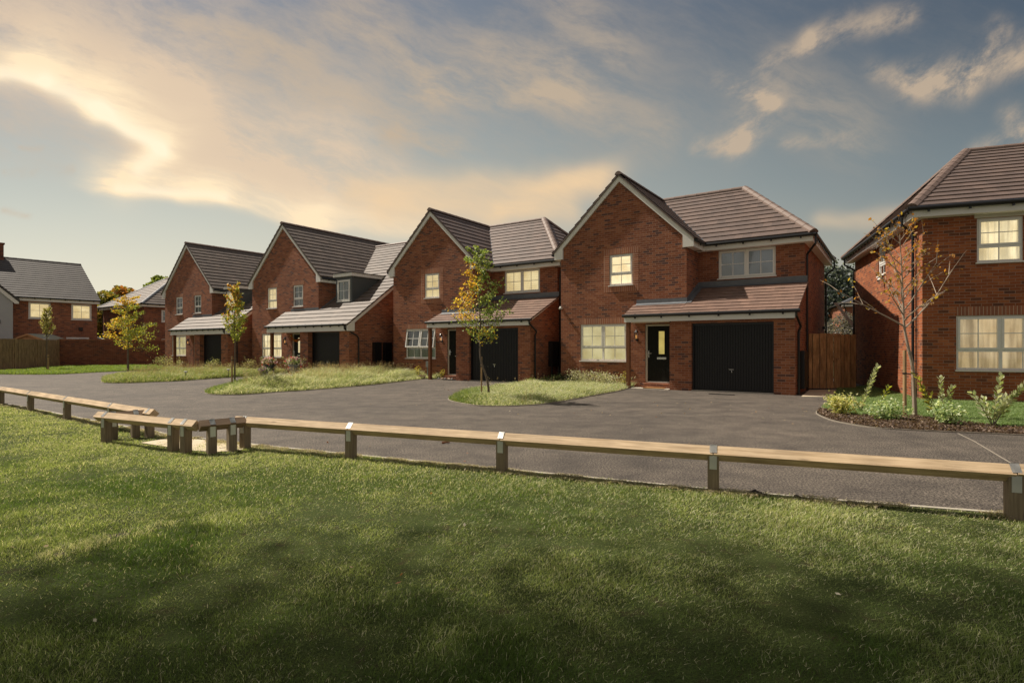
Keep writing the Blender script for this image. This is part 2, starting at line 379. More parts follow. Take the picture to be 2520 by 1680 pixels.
# ---------------------------------------------------------------- windows, doors
def window(parent, fn, a0, a1, b0, b1, cols=1, low=True, back='lit', gdark=False, off=.035, tilt=0, fw=.055, backoff=.16, label=None):
    """fn(a, b, d): wall mapping. frame > pane, sill, blind. top sashes of 2x2, a low row of 1x2 below when low"""
    fr = MB()
    def bx(x0, x1, y0, y1, d0, d1, mb=None, sh=None):
        mb = mb or fr; sh = sh or (lambda x, y, d: (x, y, d))
        c = [fn(*sh(x, y, d)) for d in (d0, d1) for x, y in ((x0, y0), (x1, y0), (x1, y1), (x0, y1))]
        for i in ((0, 1, 2, 3), (7, 6, 5, 4), (0, 4, 5, 1), (1, 5, 6, 2), (2, 6, 7, 3), (3, 7, 4, 0)): mb.face([c[k] for k in i])
    D0, D1 = off, off+.06
    bx(a0, a0+fw, b0, b1, D0, D1); bx(a1-fw, a1, b0, b1, D0, D1)
    bx(a0+fw, a1-fw, b0, b0+fw, D0, D1); bx(a0+fw, a1-fw, b1-fw, b1, D0, D1)
    cw = (a1-a0)/cols
    bt = b0+(b1-b0)*.36 if low else b0
    panes = []
    for i in range(cols):
        x0, x1 = a0+i*cw, a0+(i+1)*cw
        if i: bx(x0-.035, x0+.035, b0+fw, b1-fw, D0, D1)
        l = x0+(fw if i == 0 else .035); r = x1-(fw if i == cols-1 else .035)
        if low:
            bx(l, r, bt-.035, bt+.035, D0, D1)
            m = (l+r)/2; bx(m-.012, m+.012, b0+fw, bt-.035, D0+.02, D0+.035)
            panes.append((l, r, b0+fw, bt-.035, None))
        # sash, proud of the frame, optionally tilted open about its head
        s0, s1 = (bt+.035 if low else b0+fw), b1-fw
        sh = (lambda x, y, d, top=b1-fw, k=math.sin(tilt): (x, y, d-(top-y)*k)) if tilt else None
        sw = .035
        bx(l-.012, l+sw, s0-.012, s1+.012, D0-.014, D0+.045, sh=sh); bx(r-sw, r+.012, s0-.012, s1+.012, D0-.014, D0+.045, sh=sh)
        bx(l+sw, r-sw, s0-.012, s0+sw, D0-.014, D0+.045, sh=sh); bx(l+sw, r-sw, s1-sw, s1+.012, D0-.014, D0+.045, sh=sh)
        m = (l+r)/2; h = (s0+s1)/2
        bx(m-.012, m+.012, s0+sw, s1-sw, D0+.01, D0+.022, sh=sh); bx(l+sw, r-sw, h-.011, h+.011, D0+.0105, D0+.0215, sh=sh)
        panes.append((l+sw, r-sw, s0+sw, s1-sw, sh))
    w = fr.build('window', M['white'], parent, label)
    for l, r, y0, y1, sh in panes:
        mb = MB(); g = sh or (lambda x, y, d: (x, y, d)); dd = D0+.026
        mb.face([fn(*g(l, y0, dd)), fn(*g(r, y0, dd)), fn(*g(r, y1, dd)), fn(*g(l, y1, dd))])
        mb.build('pane', M['glass_d' if gdark else 'glass'], w)
    sl = MB(); bx(a0-.03, a1+.03, b0-.035, b0-.002, -.05, D1, sl); sl.build('sill', M['white'], w)
    bl = MB(); K = 28 if back in ('lit_c', 'cur', 'dim') else 1
    for i in range(K):
        x0, x1 = a0+(a1-a0)*i/K, a0+(a1-a0)*(i+1)/K
        f = (lambda x: .03*math.sin(x*38+math.sin(x*9)*2)) if K > 1 else (lambda x: 0)
        bl.face([fn(x0, b0, backoff+f(x0)), fn(x1, b0, backoff+f(x1)), fn(x1, b1, backoff+f(x1)), fn(x0, b1, backoff+f(x0))], [(x0, b0), (x1, b0), (x1, b1), (x0, b1)], True)
    bl.build('curtain' if back in ('lit_c', 'cur', 'dim') else 'blind', M[back], w)
    return w
def front_door(parent, a0, a1, y, z0, z1, glow='amber', handle_left=True):
    fr = MB()
    fr.box(a0, a0+.07, y-.03, y+.05, z0, z1); fr.box(a1-.07, a1, y-.03, y+.05, z0, z1); fr.box(a0+.07, a1-.07, y-.03, y+.05, z1-.06, z1)
    f = fr.build('door_frame', M['cream'], parent)
    d = MB(); l, r = a0+.07, a1-.07; d.box(l, r, y+.005, y+.045, z0+.035, z1-.06)
    w = r-l
    for k in range(1, 6): d.box(l+w*k/6-.004, l+w*k/6+.004, y+.001, y+.005, z0+.2, z1-.2)
    dr = d.build('front_door', M['door'], parent)
    g = MB(); cx = (l+r)/2+.02; g.box(cx-.1, cx+.1, y-.003, y+.004, z0+.98, z1-.24); g.build('door_glass', M[glow], dr)
    g = MB(); g.box(cx-.125, cx-.1, y-.008, y+.004, z0+.955, z1-.215); g.box(cx+.1, cx+.125, y-.008, y+.004, z0+.955, z1-.215)
    g.box(cx-.1, cx+.1, y-.008, y+.004, z0+.955, z0+.98); g.box(cx-.1, cx+.1, y-.008, y+.004, z1-.24, z1-.215); g.build('glass_surround', M['door'], dr)
    g = MB(); g.box(cx-.16, cx+.16, y-.012, y+.004, z0+.80, z0+.87); g.box(cx-.13, cx+.13, y-.02, y-.012, z0+.815, z0+.85); g.build('letterbox', M['chrome'], dr)
    g = MB(); g.box(l+.02, l+.06, y-.02, y+.004, z0+.86, z0+1.1); g.tube([(l+.04, y-.03, z0+1.0), (l+.04, y-.06, z0+1.0), (l+.16, y-.06, z0+1.0)], .01, 6); g.build('door_handle', M['chrome'], dr)
    g = MB(); g.box(a0+.07, a1-.07, y-.05, y+.05, z0-.02, z0+.035); g.build('threshold', M['metal'], parent)
    g = MB(); g.box(a0-.05, a1+.02, y-.28, y-.03, 0, z0-.025); g.build('door_step', M['brick'], parent)
def garage_door(parent, a0, a1, y, z0, z1):
    g = MB(); N = int((a1-a0)/.075); w = (a1-a0)/N
    for i in range(N):
        x = a0+i*w
        g.face([(x, y, z0), (x+w*.72, y, z0), (x+w*.72, y, z1), (x, y, z1)])
        g.face([(x+w*.72, y, z0), (x+w*.79, y+.014, z0), (x+w*.79, y+.014, z1), (x+w*.72, y, z1)])
        g.face([(x+w*.79, y+.014, z0), (x+w*.93, y+.014, z0), (x+w*.93, y+.014, z1), (x+w*.79, y+.014, z1)])
        g.face([(x+w*.93, y+.014, z0), (x+w, y, z0), (x+w, y, z1), (x+w*.93, y+.014, z1)])
    gd = g.build('garage_door', M['garage'], parent)
    f = MB(); f.box(a0-.01, a0+.05, y-.035, y-.003, z0, z1); f.box(a1-.05, a1+.01, y-.035, y-.003, z0, z1); f.box(a0+.05, a1-.05, y-.035, y-.003, z1-.07, z1); f.build('door_frame', M['black'], gd)
    h = MB(); c = (a0+a1)/2; h.box(c-.09, c+.05, y-.03, y-.003, z0+.66, z0+.675); h.tube([(c, y-.004, z0+.64), (c, y-.04, z0+.64), (c, y-.04, z0+.57)], .012, 6); h.build('door_handle', M['chrome'], gd)
    t = MB(); t.box(a0-.02, a1+.02, y-.14, y+.02, -.02, z0); t.build('threshold', M['concrete'], parent)
def wall_lamp(parent, x, y, z):
    b = MB(); b.lathe([(0, 0), (.035, 0), (.045, .02), (.03, .05), (.0, .05)], (x, y-.11, z+.0), 10)
    b.tube([(x, y, z+.03), (x, y-.05, z-.0), (x, y-.11, z-.0)], .012, 6); b.box(x-.03, x+.03, y-.012, y, z-.03, z+.08)
    b.lathe([(.085, .28), (.05, .33), (.015, .365), (.012, .395), (0, .4)], (x, y-.11, z), 6)
    b.lathe([(.09, .27), (.085, .285), (0, .285)], (x, y-.11, z), 6)
    for k in range(6):
        a = math.pi/3*k; b.tube([(x+.043*math.cos(a), y-.11+.043*math.sin(a), z+.05), (x+.08*math.cos(a), y-.11+.08*math.sin(a), z+.275)], .004, 4)
    l = b.build('wall_lamp', M['black'], parent)
    g = MB(); g.lathe([(.04, .052), (.076, .268)], (x, y-.11, z), 6); g.build('lamp_glass', M['glass'], l)
    g = MB(); g.lathe([(0, .06), (.018, .08), (.022, .17), (0, .2)], (x, y-.11, z), 8); g.build('bulb', M['bulb'], l)
def downpipe(parent, pts, r=.035):
    b = MB(); b.tube(pts, r, 8)
    zs = [p[2] for p in pts]; x, y = pts[-1][0], pts[-1][1]
    z = min(zs)+.4
    while z < pts[-2][2]-.2: b.lathe([(r+.01, 0), (r+.01, .05)], (x, y, z), 8); z += 1.5
    b.build('downpipe', M['black'], parent)
def soldier(mb, a0, a1, b0, h=.215, y=-.003, vertical=True):
    """course of bricks on end, 3 mm proud of the wall"""
    mb.face([(a0, y, b0), (a1, y, b0), (a1, y, b0+h), (a0, y, b0+h)], [(.008, a0), (.008, a1), (.217, a1), (.217, a0)])
def front(y): return lambda a, b, d: (a, y+d, b)
def side_r(x): return lambda a, b, d: (x-d, a, b)      # wall facing +x, a runs along y
def side_l(x): return lambda a, b, d: (x+d, a, b)      # wall facing -x

def gable_parts(H, Wg, wr, s, box, D, eo=.25, ov=.33, tile='tile', name_gable=True):
    """barge boards, boxed ends and left eave of a front gable of width Wg"""
    surf = lambda u: wr-s*abs(u-Wg/2)
    bb = MB()
    for sg in (-1, 1):
        U = lambda d: Wg/2+sg*(Wg/2+d)
        # rake board
        bb.prism([(Wg/2, -.07, wr-.055), (U(eo), -.07, surf(U(eo))-.055), (U(eo), -.07, surf(U(eo))-.24), (U(-.11), -.07, surf(U(-.11))-.27), (Wg/2, -.07, wr-.275)][::sg], (0, .065, 0))
        bb.prism([(U(eo), -.078, box), (U(eo), -.078, surf(U(eo))-.07), (U(-.11), -.078, surf(U(-.11))-.25), (U(-.11), -.078, box)], (0, .076, 0))
        bb.prism([(U(eo)-sg*.002, 0, box+.002), (U(eo)-sg*.002, 0, box+.2), (U(0), 0, box+.2), (U(0), 0, box+.002)], (0, .9, 0))
    bb.build('bargeboard', M['white'], H)

def house_a(name, pose, label, group, open_window=False, hood='H4'):
    X, Y, a = pose
    H = empty('brick_house', (X, Y, 0), rad(a), label, 'house', group)
    Wg, p, r, Ww, D = 4.78, .738, 1.346, 8.12, 7.39
    wr, s, box = 7.55, .952, 4.707; ze = wr-s*(Wg/2+.3); rv = 4.366; ru = 5.69; ev = r-.30
    gl, pl, gd, pr = 4.452, .707, 2.40, .603; ge = gl+pl+gd+pr
    surf = lambda u: wr-s*abs(u-Wg/2)
    wl = (.826, 2.654, .89, 2.221); wu = (1.993, 2.876, 3.60, 4.696); ww = (5.465, 7.276, 3.74, 4.70); dr = (3.343, gl-.02, .17, 2.18)
    w = MB()
    w.wall(front(0), 0, Wg, -.1, 4.75, [wl, wu, dr], .1)
    w.face([(0, 0, 4.75), (Wg, 0, 4.75), (Wg, 0, surf(Wg)-.06), (Wg/2, 0, wr-.06), (0, 0, surf(0)-.06)])
    w.wall(side_l(0), 0, D, -.1, surf(0)-.06); w.wall(front(D), 0, Ww, -.1, 4.8)
    w.wall(side_r(Wg), 0, r, 2, surf(Wg)-.07); w.wall(front(r), Wg, Ww, 2.6, 4.95, [ww], .1)
    w.wall(side_r(Ww), r, D, -.1, 4.93)
    w.face([(Ww, -p, -.1), (Ww, r, -.1), (Ww, r, 3.44), (Ww, -p, 2.48)])
    # garage front: piers, reveals and head
    w.wall(front(-p), gl, ge-.042, -.1, 2.48, [(gl+pl, gl+pl+gd, -.1, 2.14)], .22)
    w.wall(side_l(gl), -p, 0, -.1, 2.3)
    w.build('wall', M['brick'], H)
    sb = MB(); soldier(sb, wl[0], wl[1]+.3, wl[3]+.0, .215)
    sb.build('brick_lintel', M['soldier'], H)
    if True:   # decorative brick surround of the upper window
        q = MB(); soldier(q, wu[0]-.225, wu[1]+.225, wu[3]+.003, .215); soldier(q, wu[0]-.225, wu[1]+.225, wu[2]-.245, .205)
        q.face([(wu[0]-.225, -.003, wu[2]-.04), (wu[0]-.002, -.003, wu[2]-.04), (wu[0]-.002, -.003, wu[3]), (wu[0]-.225, -.003, wu[3])])
        q.face([(wu[1]+.002, -.003, wu[2]-.04), (wu[1]+.225, -.003, wu[2]-.04), (wu[1]+.225, -.003, wu[3]), (wu[1]+.002, -.003, wu[3])])
        q.build('brick_surround', M['soldier'], H)
    # roof
    R = MB(); e = Wg+.3
    tiled(R, [(-.33, -.12, surf(-.33)), (-.33, D+.1, surf(-.33)), (Wg/2, D+.1, wr), (Wg/2, -.12, wr)], (0, 1, 0))
    tiled(R, [(e, -.12, ze), (e, ev, ze), (Wg/2, rv, wr), (Wg/2, -.12, wr)], (0, 1, 0))
    tiled(R, [(e, ev, ze), (Ww+.3, ev, ze), (ru, rv, wr), (Wg/2, rv, wr)], (1, 0, 0))
    tiled(R, [(Ww+.3, ev, ze), (Ww+.3, D+.3, ze), (ru, rv, wr)], (0, 1, 0))
    tiled(R, [(Ww+.3, D+.3, ze), (e, D+.3, ze), (Wg/2, rv, wr), (ru, rv, wr)], (1, 0, 0))
    roof = R.build('roof', M['tile'], H)
    q = MB(); ridge_line(q, (Wg/2, -.14, wr), (Wg/2, D+.1, wr)); q.build('ridge_tiles', M['ridge'], roof)
    q = MB(); ridge_line(q, (Wg/2+.1, rv, wr), (ru, rv, wr)); q.build('ridge_tiles', M['ridge'], roof)
    q = MB(); ridge_line(q, (Ww+.3, ev, ze), (ru, rv, wr+.01), .15, .085); ridge_line(q, (Ww+.3, D+.3, ze), (ru, rv, wr+.01), .15, .085); q.build('hip_tiles', M['ridge'], roof)
    q = MB(); q.bar((e, ev+.02, ze+.03), (Wg/2+.1, rv-.05, wr-.04), .2, .012); q.build('valley_lining', M['lead'], roof)
    gable_parts(H, Wg, wr, s, box, D)
    # fascia + soffit + gutters
    f = MB(); eo = .24
    f.box(Wg+.25, Ww+eo, r-eo-.02, r-eo, box, 4.93); f.box(Ww+eo, Ww+eo+.02, r-eo-.02, D+eo, box, 4.93); f.box(Wg+.23, Wg+.25, .82, r-eo-.02, box, 4.93)
    f.box(-.27, -.25, .0, D, box, 4.93); f.build('fascia', M['white'], H)
    f = MB(); f.box(Wg+.002, Ww+eo, r-eo, r-.002, box, box+.02); f.box(Ww+.002, Ww+eo, r, D+eo, box, box+.02); f.build('soffit', M['white'], H)
    g = MB(); gz = 4.91; gutter(g, (e+.02, -.02, gz), (e+.02, ev-.05, gz)); g.build('gutter', M['black'], H)
    g = MB(); gutter(g, (e-.03, ev-.03, gz), (Ww+.36, ev-.03, gz)); gutter(g, (Ww+.34, ev-.03, gz), (Ww+.34, D+.34, gz), brackets=.45); g.build('gutter', M['black'], H)
    g = MB(); gutter(g, (-.36, -.02, gz), (-.36, D, gz)); g.build('gutter', M['black'], H)
    downpipe(H, [(Ww+.33, r-.22, gz-.03), (Ww+.33, r-.22, gz-.28), (Ww+.06, r+.12, gz-.55), (Ww+.06, r+.12, gz-.7), (Ww+.06, r+.12, .0)])
    downpipe(H, [(Ww+.33, D+.2, gz-.03), (Ww+.33, D+.2, gz-.3), (Ww+.06, D-.05, gz-.6), (Ww+.06, D-.05, gz-.75), (Ww+.06, D-.05, .0)])
    # canopy and garage roof
    lv, lz, tz = -.943, 2.439, 3.476; sl = (tz-lz)/(r-lv); zc = lz-sl*lv; x0 = 2.93; x1 = ge+.06
    C = MB()
    tiled(C, [(x0, lv, lz), (Wg+.0, lv, lz), (Wg+.0, 0, zc), (x0, 0, zc)], (1, 0, 0), .29, .022)
    tiled(C, [(Wg, lv, lz), (x1, lv, lz), (x1, r, tz), (Wg, r, tz)], (1, 0, 0), .283, .022)
    cr = C.build('canopy_roof', M['tile_l'], H)
    q = MB(); q.prism([(Wg-.0, r-.012, tz+.02), (x1-.02, r-.012, tz+.02), (x1-.02, r-.012, tz+.19), (Wg, r-.012, tz+.19)], (0, .01, 0))
    q.prism([(x0+.1, -.012, zc+.02), (Wg+.012, -.012, zc+.02), (Wg+.012, -.012, zc+.17), (x0+.1, -.012, zc+.17)], (0, .01, 0))
    q.prism([(Wg+.012, 0, zc+.03), (Wg+.012, r, tz+.03), (Wg+.012, r, tz+.19), (Wg+.012, 0, zc+.17)], (-.01, 0, 0))
    q.face([(x0+.1, -.013, zc+.04), (Wg+.02, -.013, zc+.04), (Wg+.02, -.14, zc-.14*sl+.035), (x0+.1, -.14, zc-.14*sl+.035)])
    q.face([(Wg+.013, -.1, zc-.01), (Wg+.17, -.1, zc-.005), (Wg+.17, r, tz+.035), (Wg+.013, r, tz+.035)])
    q.face([(Wg+.15, r-.013, tz+.035), (x1-.02, r-.013, tz+.035), (x1-.02, r-.13, tz-.13*sl+.03), (Wg+.15, r-.13, tz-.13*sl+.03)])
    q.build('flashing', M['lead'], H)
    f = MB(); f.box(2.943, ge-.02, -.883, -.863, 2.224, 2.40); f.box(2.943, 2.963, -.863, -.003, 2.224, 2.40)
    f.prism([(Ww+.005, lv+.05, lz-.10), (Ww+.005, r, tz-.10), (Ww+.005, r, tz-.02), (Ww+.005, lv+.05, lz-.02)], (.05, 0, 0)); f.build('fascia', M['white'], H)
    f = MB(); f.box(2.963, gl-.002, -.863, -.003, 2.225, 2.245); f.box(gl-.002, ge-.05, -.863, -p-.002, 2.225, 2.245); f.build('soffit', M['white'], H)
    g = MB(); gutter(g, (x0-.03, lv+.005, lz-.005), (x1+.06, lv+.005, lz-.005)); g.build('gutter', M['black'], H)
    downpipe(H, [(ge+.02, lv+.01, lz-.03), (ge+.02, lv+.02, lz-.15), (ge+.08, lv+.45, lz-.45), (ge+.02, lv+.45, lz-.6), (ge+.02, lv+.45, 0)])
    q = MB(); q.box(3.0, 3.12, -.86, -.74, .0, 2.223); q.build('canopy_post', M['post'], H)
    garage_door(H, gl+pl+.002, gl+pl+gd-.002, -p+.14, .03, 2.14)
    if hood == 'H4':
        window(H, front(0), *wl, 2, True, 'lit_r'); window(H, front(0), *wu, 1, True, 'lit'); window(H, front(r), *ww, 2, False, 'net')
        front_door(H, *dr[:2], .06, .17, 2.17)
        c = MB(); c.box(-.01, .05, -.09, -.0, 2.83, 2.93); c.tube([(.02, -.05, 2.9), (.05, -.2, 2.84)], .035, 8); c.build('camera_unit', M['white'], H)
        # lean-to verge at the back right
        q = MB(); q.prism([(Ww+.3, D+.2, 3.2), (Ww+.42, D+.2, 3.2), (Ww+1.3, D+.2, 1.9), (Ww+1.15, D+.2, 1.9)], (0, .06, 0)); q.build('rear_canopy', M['white'], H)
        m = MB(); m.box(Ww+.003, Ww+.17, -.1, .35, .15, 1.28); m.box(Ww+.003, Ww+.14, .45, .9, .15, 1.25); m.build('meter_cabinet', M['black'], H)
        q = MB(); q.box(Ww+.003, Ww+.1, D-.8, D-.7, 2.1, 2.2); q.build('outside_lamp', M['black'], H)
    else:
        window(H, front(0), *wl, 2, True, 'dim', True, tilt=rad(10)); window(H, front(0), *wu, 1, True, 'lit_s'); window(H, front(r), *ww, 2, False, 'lit_s')
        front_door(H, *dr[:2], .06, .17, 2.17, 'dim')
        for v in (.6, 1.15):
            m = MB(); m.box(Ww+.003, Ww+.2, v, v+.42, .62, 1.62); m.build('meter_cabinet', M['black'], H)
            m = MB(); m.tube([(Ww+.06, v+.2, .62), (Ww+.06, v+.2, -.02)], .03, 8); m.build('conduit', M['black'], H)
    wall_lamp(H, 3.06, 0, 1.62)
    return H

def house_b(pose, label, group, near=True):
    X, Y, a = pose
    H = empty('brick_house', (X, Y, 0), rad(a), label, 'house', group)
    Wg, p, D = 6.03, .964, 8.0
    gl, pl, gd, pr = 5.88, .64, 2.38, .68; ge = gl+pl+gd+pr; Ww = ge+.0
    wr, s, box = 8.05, .929, 4.685; surf = lambda u: wr-s*abs(u-Wg/2)
    lv, lz = -1.169, 2.425; sl = .715; zp = lambda v: lz+sl*(v-lv)
    zw = 7.62; vv = lv+(zw-lz)/sl; uv = Wg/2+(wr-zw)/s; e = Wg+.3; ze = surf(e); vb = lv+(ze-lz)/sl
    wl = (.962, 2.829, .85, 2.13); w1 = (1.507, 2.391, 3.52, 4.648); w2 = (3.874, 4.74, 3.52, 4.648); dr = (3.80, gl-.02-1.0, .12, 2.13)
    dr = (3.80, 4.84, .12, 2.13)
    w = MB()
    w.wall(front(0), 0, Wg, -.1, 4.73, [wl, w1, w2, dr], .1)
    w.face([(0, 0, 4.73), (Wg, 0, 4.73), (Wg, 0, surf(Wg)-.06), (Wg/2, 0, wr-.06), (0, 0, surf(0)-.06)])
    w.wall(side_l(0), 0, D, -.1, surf(0)-.06); w.wall(front(D), 0, Ww, -.1, 4.7); w.wall(side_r(Wg), 0, 3, 2, surf(Wg)-.07)
    w.face([(Ww, -p, -.1), (Ww, D, -.1), (Ww, D, zp(vv-(D-vv))-.06), (Ww, vv, zw-.06), (Ww, -p, zp(-p)-.06)])
    w.wall(front(-p), gl, Ww, -.1, zp(-p)-.06, [(gl+pl, gl+pl+gd, -.1, 2.12)], .34)
    w.wall(side_l(gl), -p, 0, -.1, 2.3)
    w.build('wall', M['brick_b'], H)
    for q in ((wl[0]+.1, wl[1]+.1, 0, wl[3]), w1, w2): sb = MB(); soldier(sb, q[0]-.1, q[1]+.1, q[3]+.002, .2); sb.build('brick_lintel', M['soldier'], H)
    R = MB()
    tiled(R, [(-.33, -.12, surf(-.33)), (-.33, D-.1, surf(-.33)), (Wg/2, D-.1, wr), (Wg/2, -.12, wr)], (0, 1, 0))
    tiled(R, [(e, -.12, ze), (e, vb, ze), (uv, vv, zw), (Wg/2, vv, wr), (Wg/2, -.12, wr)], (0, 1, 0))
    tiled(R, [(uv, vv, zw), (e, D-.1, zw-s*(e-uv)), (Wg/2, D-.1, wr), (Wg/2, vv, wr)], (0, 1, 0))
    roof = R.build('roof', M['tile_g'], H)
    C = MB(); x0 = 3.19; x1 = ge+.1
    tiled(C, [(x0, lv, lz), (Wg, lv, lz), (Wg, 0, zp(0)), (x0, 0, zp(0))], (1, 0, 0), .36)
    tiled(C, [(Wg, lv, lz), (x1, lv, lz), (x1, vv, zw), (uv, vv, zw), (e, vb, ze), (Wg, vb-.2, zp(vb-.2))], (1, 0, 0), .36)
    tiled(C, [(x1, vv, zw), (uv, vv, zw), (uv, D, zp(2*vv-D)), (x1, D, zp(2*vv-D))], (1, 0, 0), .36)
    C.build('catslide_roof', M['tile_g'], H)
    q = MB(); ridge_line(q, (Wg/2, -.14, wr), (Wg/2, D-.1, wr)); q.build('ridge_tiles', M['ridge'], roof)
    q = MB(); ridge_line(q, (uv, vv, zw), (x1, vv, zw)); q.build('ridge_tiles', M['ridge'], roof)
    gable_parts(H, Wg, wr, s, box, D)
    f = MB(); f.box(Wg+.24, Wg+.26, .82, vb+.1, box, 4.9); f.box(-.27, -.25, 0, D, box, 4.9); f.build('fascia', M['white'], H)
    f = MB(); f.box(Wg+.002, Wg+.24, .9, vb, box, box+.02); f.build('soffit', M['white'], H)
    g = MB(); gutter(g, (e+.03, -.02, 4.87), (e+.03, vb-.05, 4.87), brackets=.6); g.build('gutter', M['black'], H)
    g = MB(); gutter(g, (x0-.03, lv, lz), (x1-.25, lv, lz), brackets=.6); g.build('gutter', M['black'], H)
    f = MB(); fy = -p-.13
    f.box(x0+.06, ge-.10, fy-.02, fy, 2.134, 2.38); f.box(x0+.06, x0+.08, fy, -.003, 2.134, 2.38)
    # verge board and box end of the right gable
    f.prism([(Ww+.01, lv+.05, 2.134), (Ww+.01, lv+.05, lz-.02), (Ww+.01, -.72, zp(-.72)-.06), (Ww+.01, -.72, 2.134)], (.085, 0, 0))
    f.prism([(Ww+.012, lv+.05, lz-.2), (Ww+.012, lv+.05, lz-.05), (Ww+.012, vv, zw-.05), (Ww+.012, vv, zw-.23)], (.06, 0, 0)); f.build('fascia', M['white'], H)
    f = MB(); f.box(x0+.08, gl-.002, fy, -.003, 2.135, 2.155); f.box(gl-.002, ge-.1, fy, -p-.002, 2.135, 2.155); f.build('soffit', M['white'], H)
    q = MB(); q.box(3.50, 3.64, fy+.01, fy+.15, 0, 2.133); q.build('canopy_post', M['post'], H)
    q = MB(); q.prism([(x0+.5, -.012, zp(0)+.02), (Wg+.012, -.012, zp(0)+.02), (Wg+.012, -.012, zp(0)+.15), (x0+.5, -.012, zp(0)+.15)], (0, .01, 0))
    q.face([(Wg+.012, 0, zp(0)+.035), (Wg+.2, 0, zp(0)+.035), (Wg+.2, 1.4, zp(1.4)+.035), (Wg+.012, 1.4, zp(1.4)+.035)]); q.build('flashing', M['lead'], H)
    downpipe(H, [(ge-.08, lv, lz-.03), (ge-.08, lv, lz-.2), (Ww+.05, -.55, lz-.5), (Ww+.05, -.45, lz-.62), (Ww+.05, -.45, 0)])
    garage_door(H, gl+pl+.002, gl+pl+gd-.002, -p+.28, .03, 2.12)
    front_door(H, *dr[:2], .06, .12, 2.12, 'lit_s')
    wall_lamp(H, 3.3, 0, 1.55)
    # dormer
    d0, d1, dv, dt = 6.84, 8.08, .44, 5.02
    m = MB(); zb = zp(dv)-.1; wd = (6.98, 7.93, 3.68, 4.74)
    m.wall(front(dv), d0, d1, zb, dt, [wd], .1)
    vt = lv+(dt-lz)/sl
    m.face([(d1, dv, zb), (d1, vt, dt), (d1, dv, dt)]); m.face([(d0, dv, zb), (d0, vt, dt), (d0, dv, dt)])
    dm = m.build('dormer', M['dormer'], H)
    q = MB(); q.box(d0-.1, d1+.1, dv-.1, vt+.1, 4.90, 5.06); q.build('dormer_fascia', M['white'], dm)
    q = MB(); q.box(d0-.13, d1+.13, dv-.13, vt+.12, 5.061, 5.10); q.build('dormer_roof', M['black'], dm)
    window(dm, front(dv), *wd, 1, False, 'dim' if near else 'lit_s', True, off=-.02, backoff=.1)
    window(H, front(0), *wl, 2, True, 'lit_r' if not near else 'lit_c'); window(H, front(0), *w1, 1, True, 'lit_s' if near else 'net', not near); window(H, front(0), *w2, 1, True, 'dim', True)
    for v in ((.4, 1.05) if near else (.5, 1.35)):
        m = MB(); m.box(Ww+.003, Ww+.2, v, v+.42, .72, 1.62); m.build('meter_cabinet', M['black'], H)
        m = MB(); m.tube([(Ww+.06, v+.2, .72), (Ww+.06, v+.2, -.02)], .03, 8); m.build('conduit', M['black'], H)
    return H

GR = 'brick houses in the row'
house_b((-23.27, 37.50, -34.42), 'farthest gabled brick house of the row, ending at the long garden wall', GR, False)
house_b((-14.77, 31.80, -34.72), 'gabled brick house with grey box dormer and flower pots by its porch', GR, True)
house_a('brick_house', (-5.61, 26.45, -34.1), 'brick house behind the tall green and orange tree, its lower window tilted open', GR, hood='H3')
house_a('brick_house', (1.866, 21.297, -34.44), 'large gabled brick house with wide black garage door, directly left of the timber gate', GR, hood='H4')

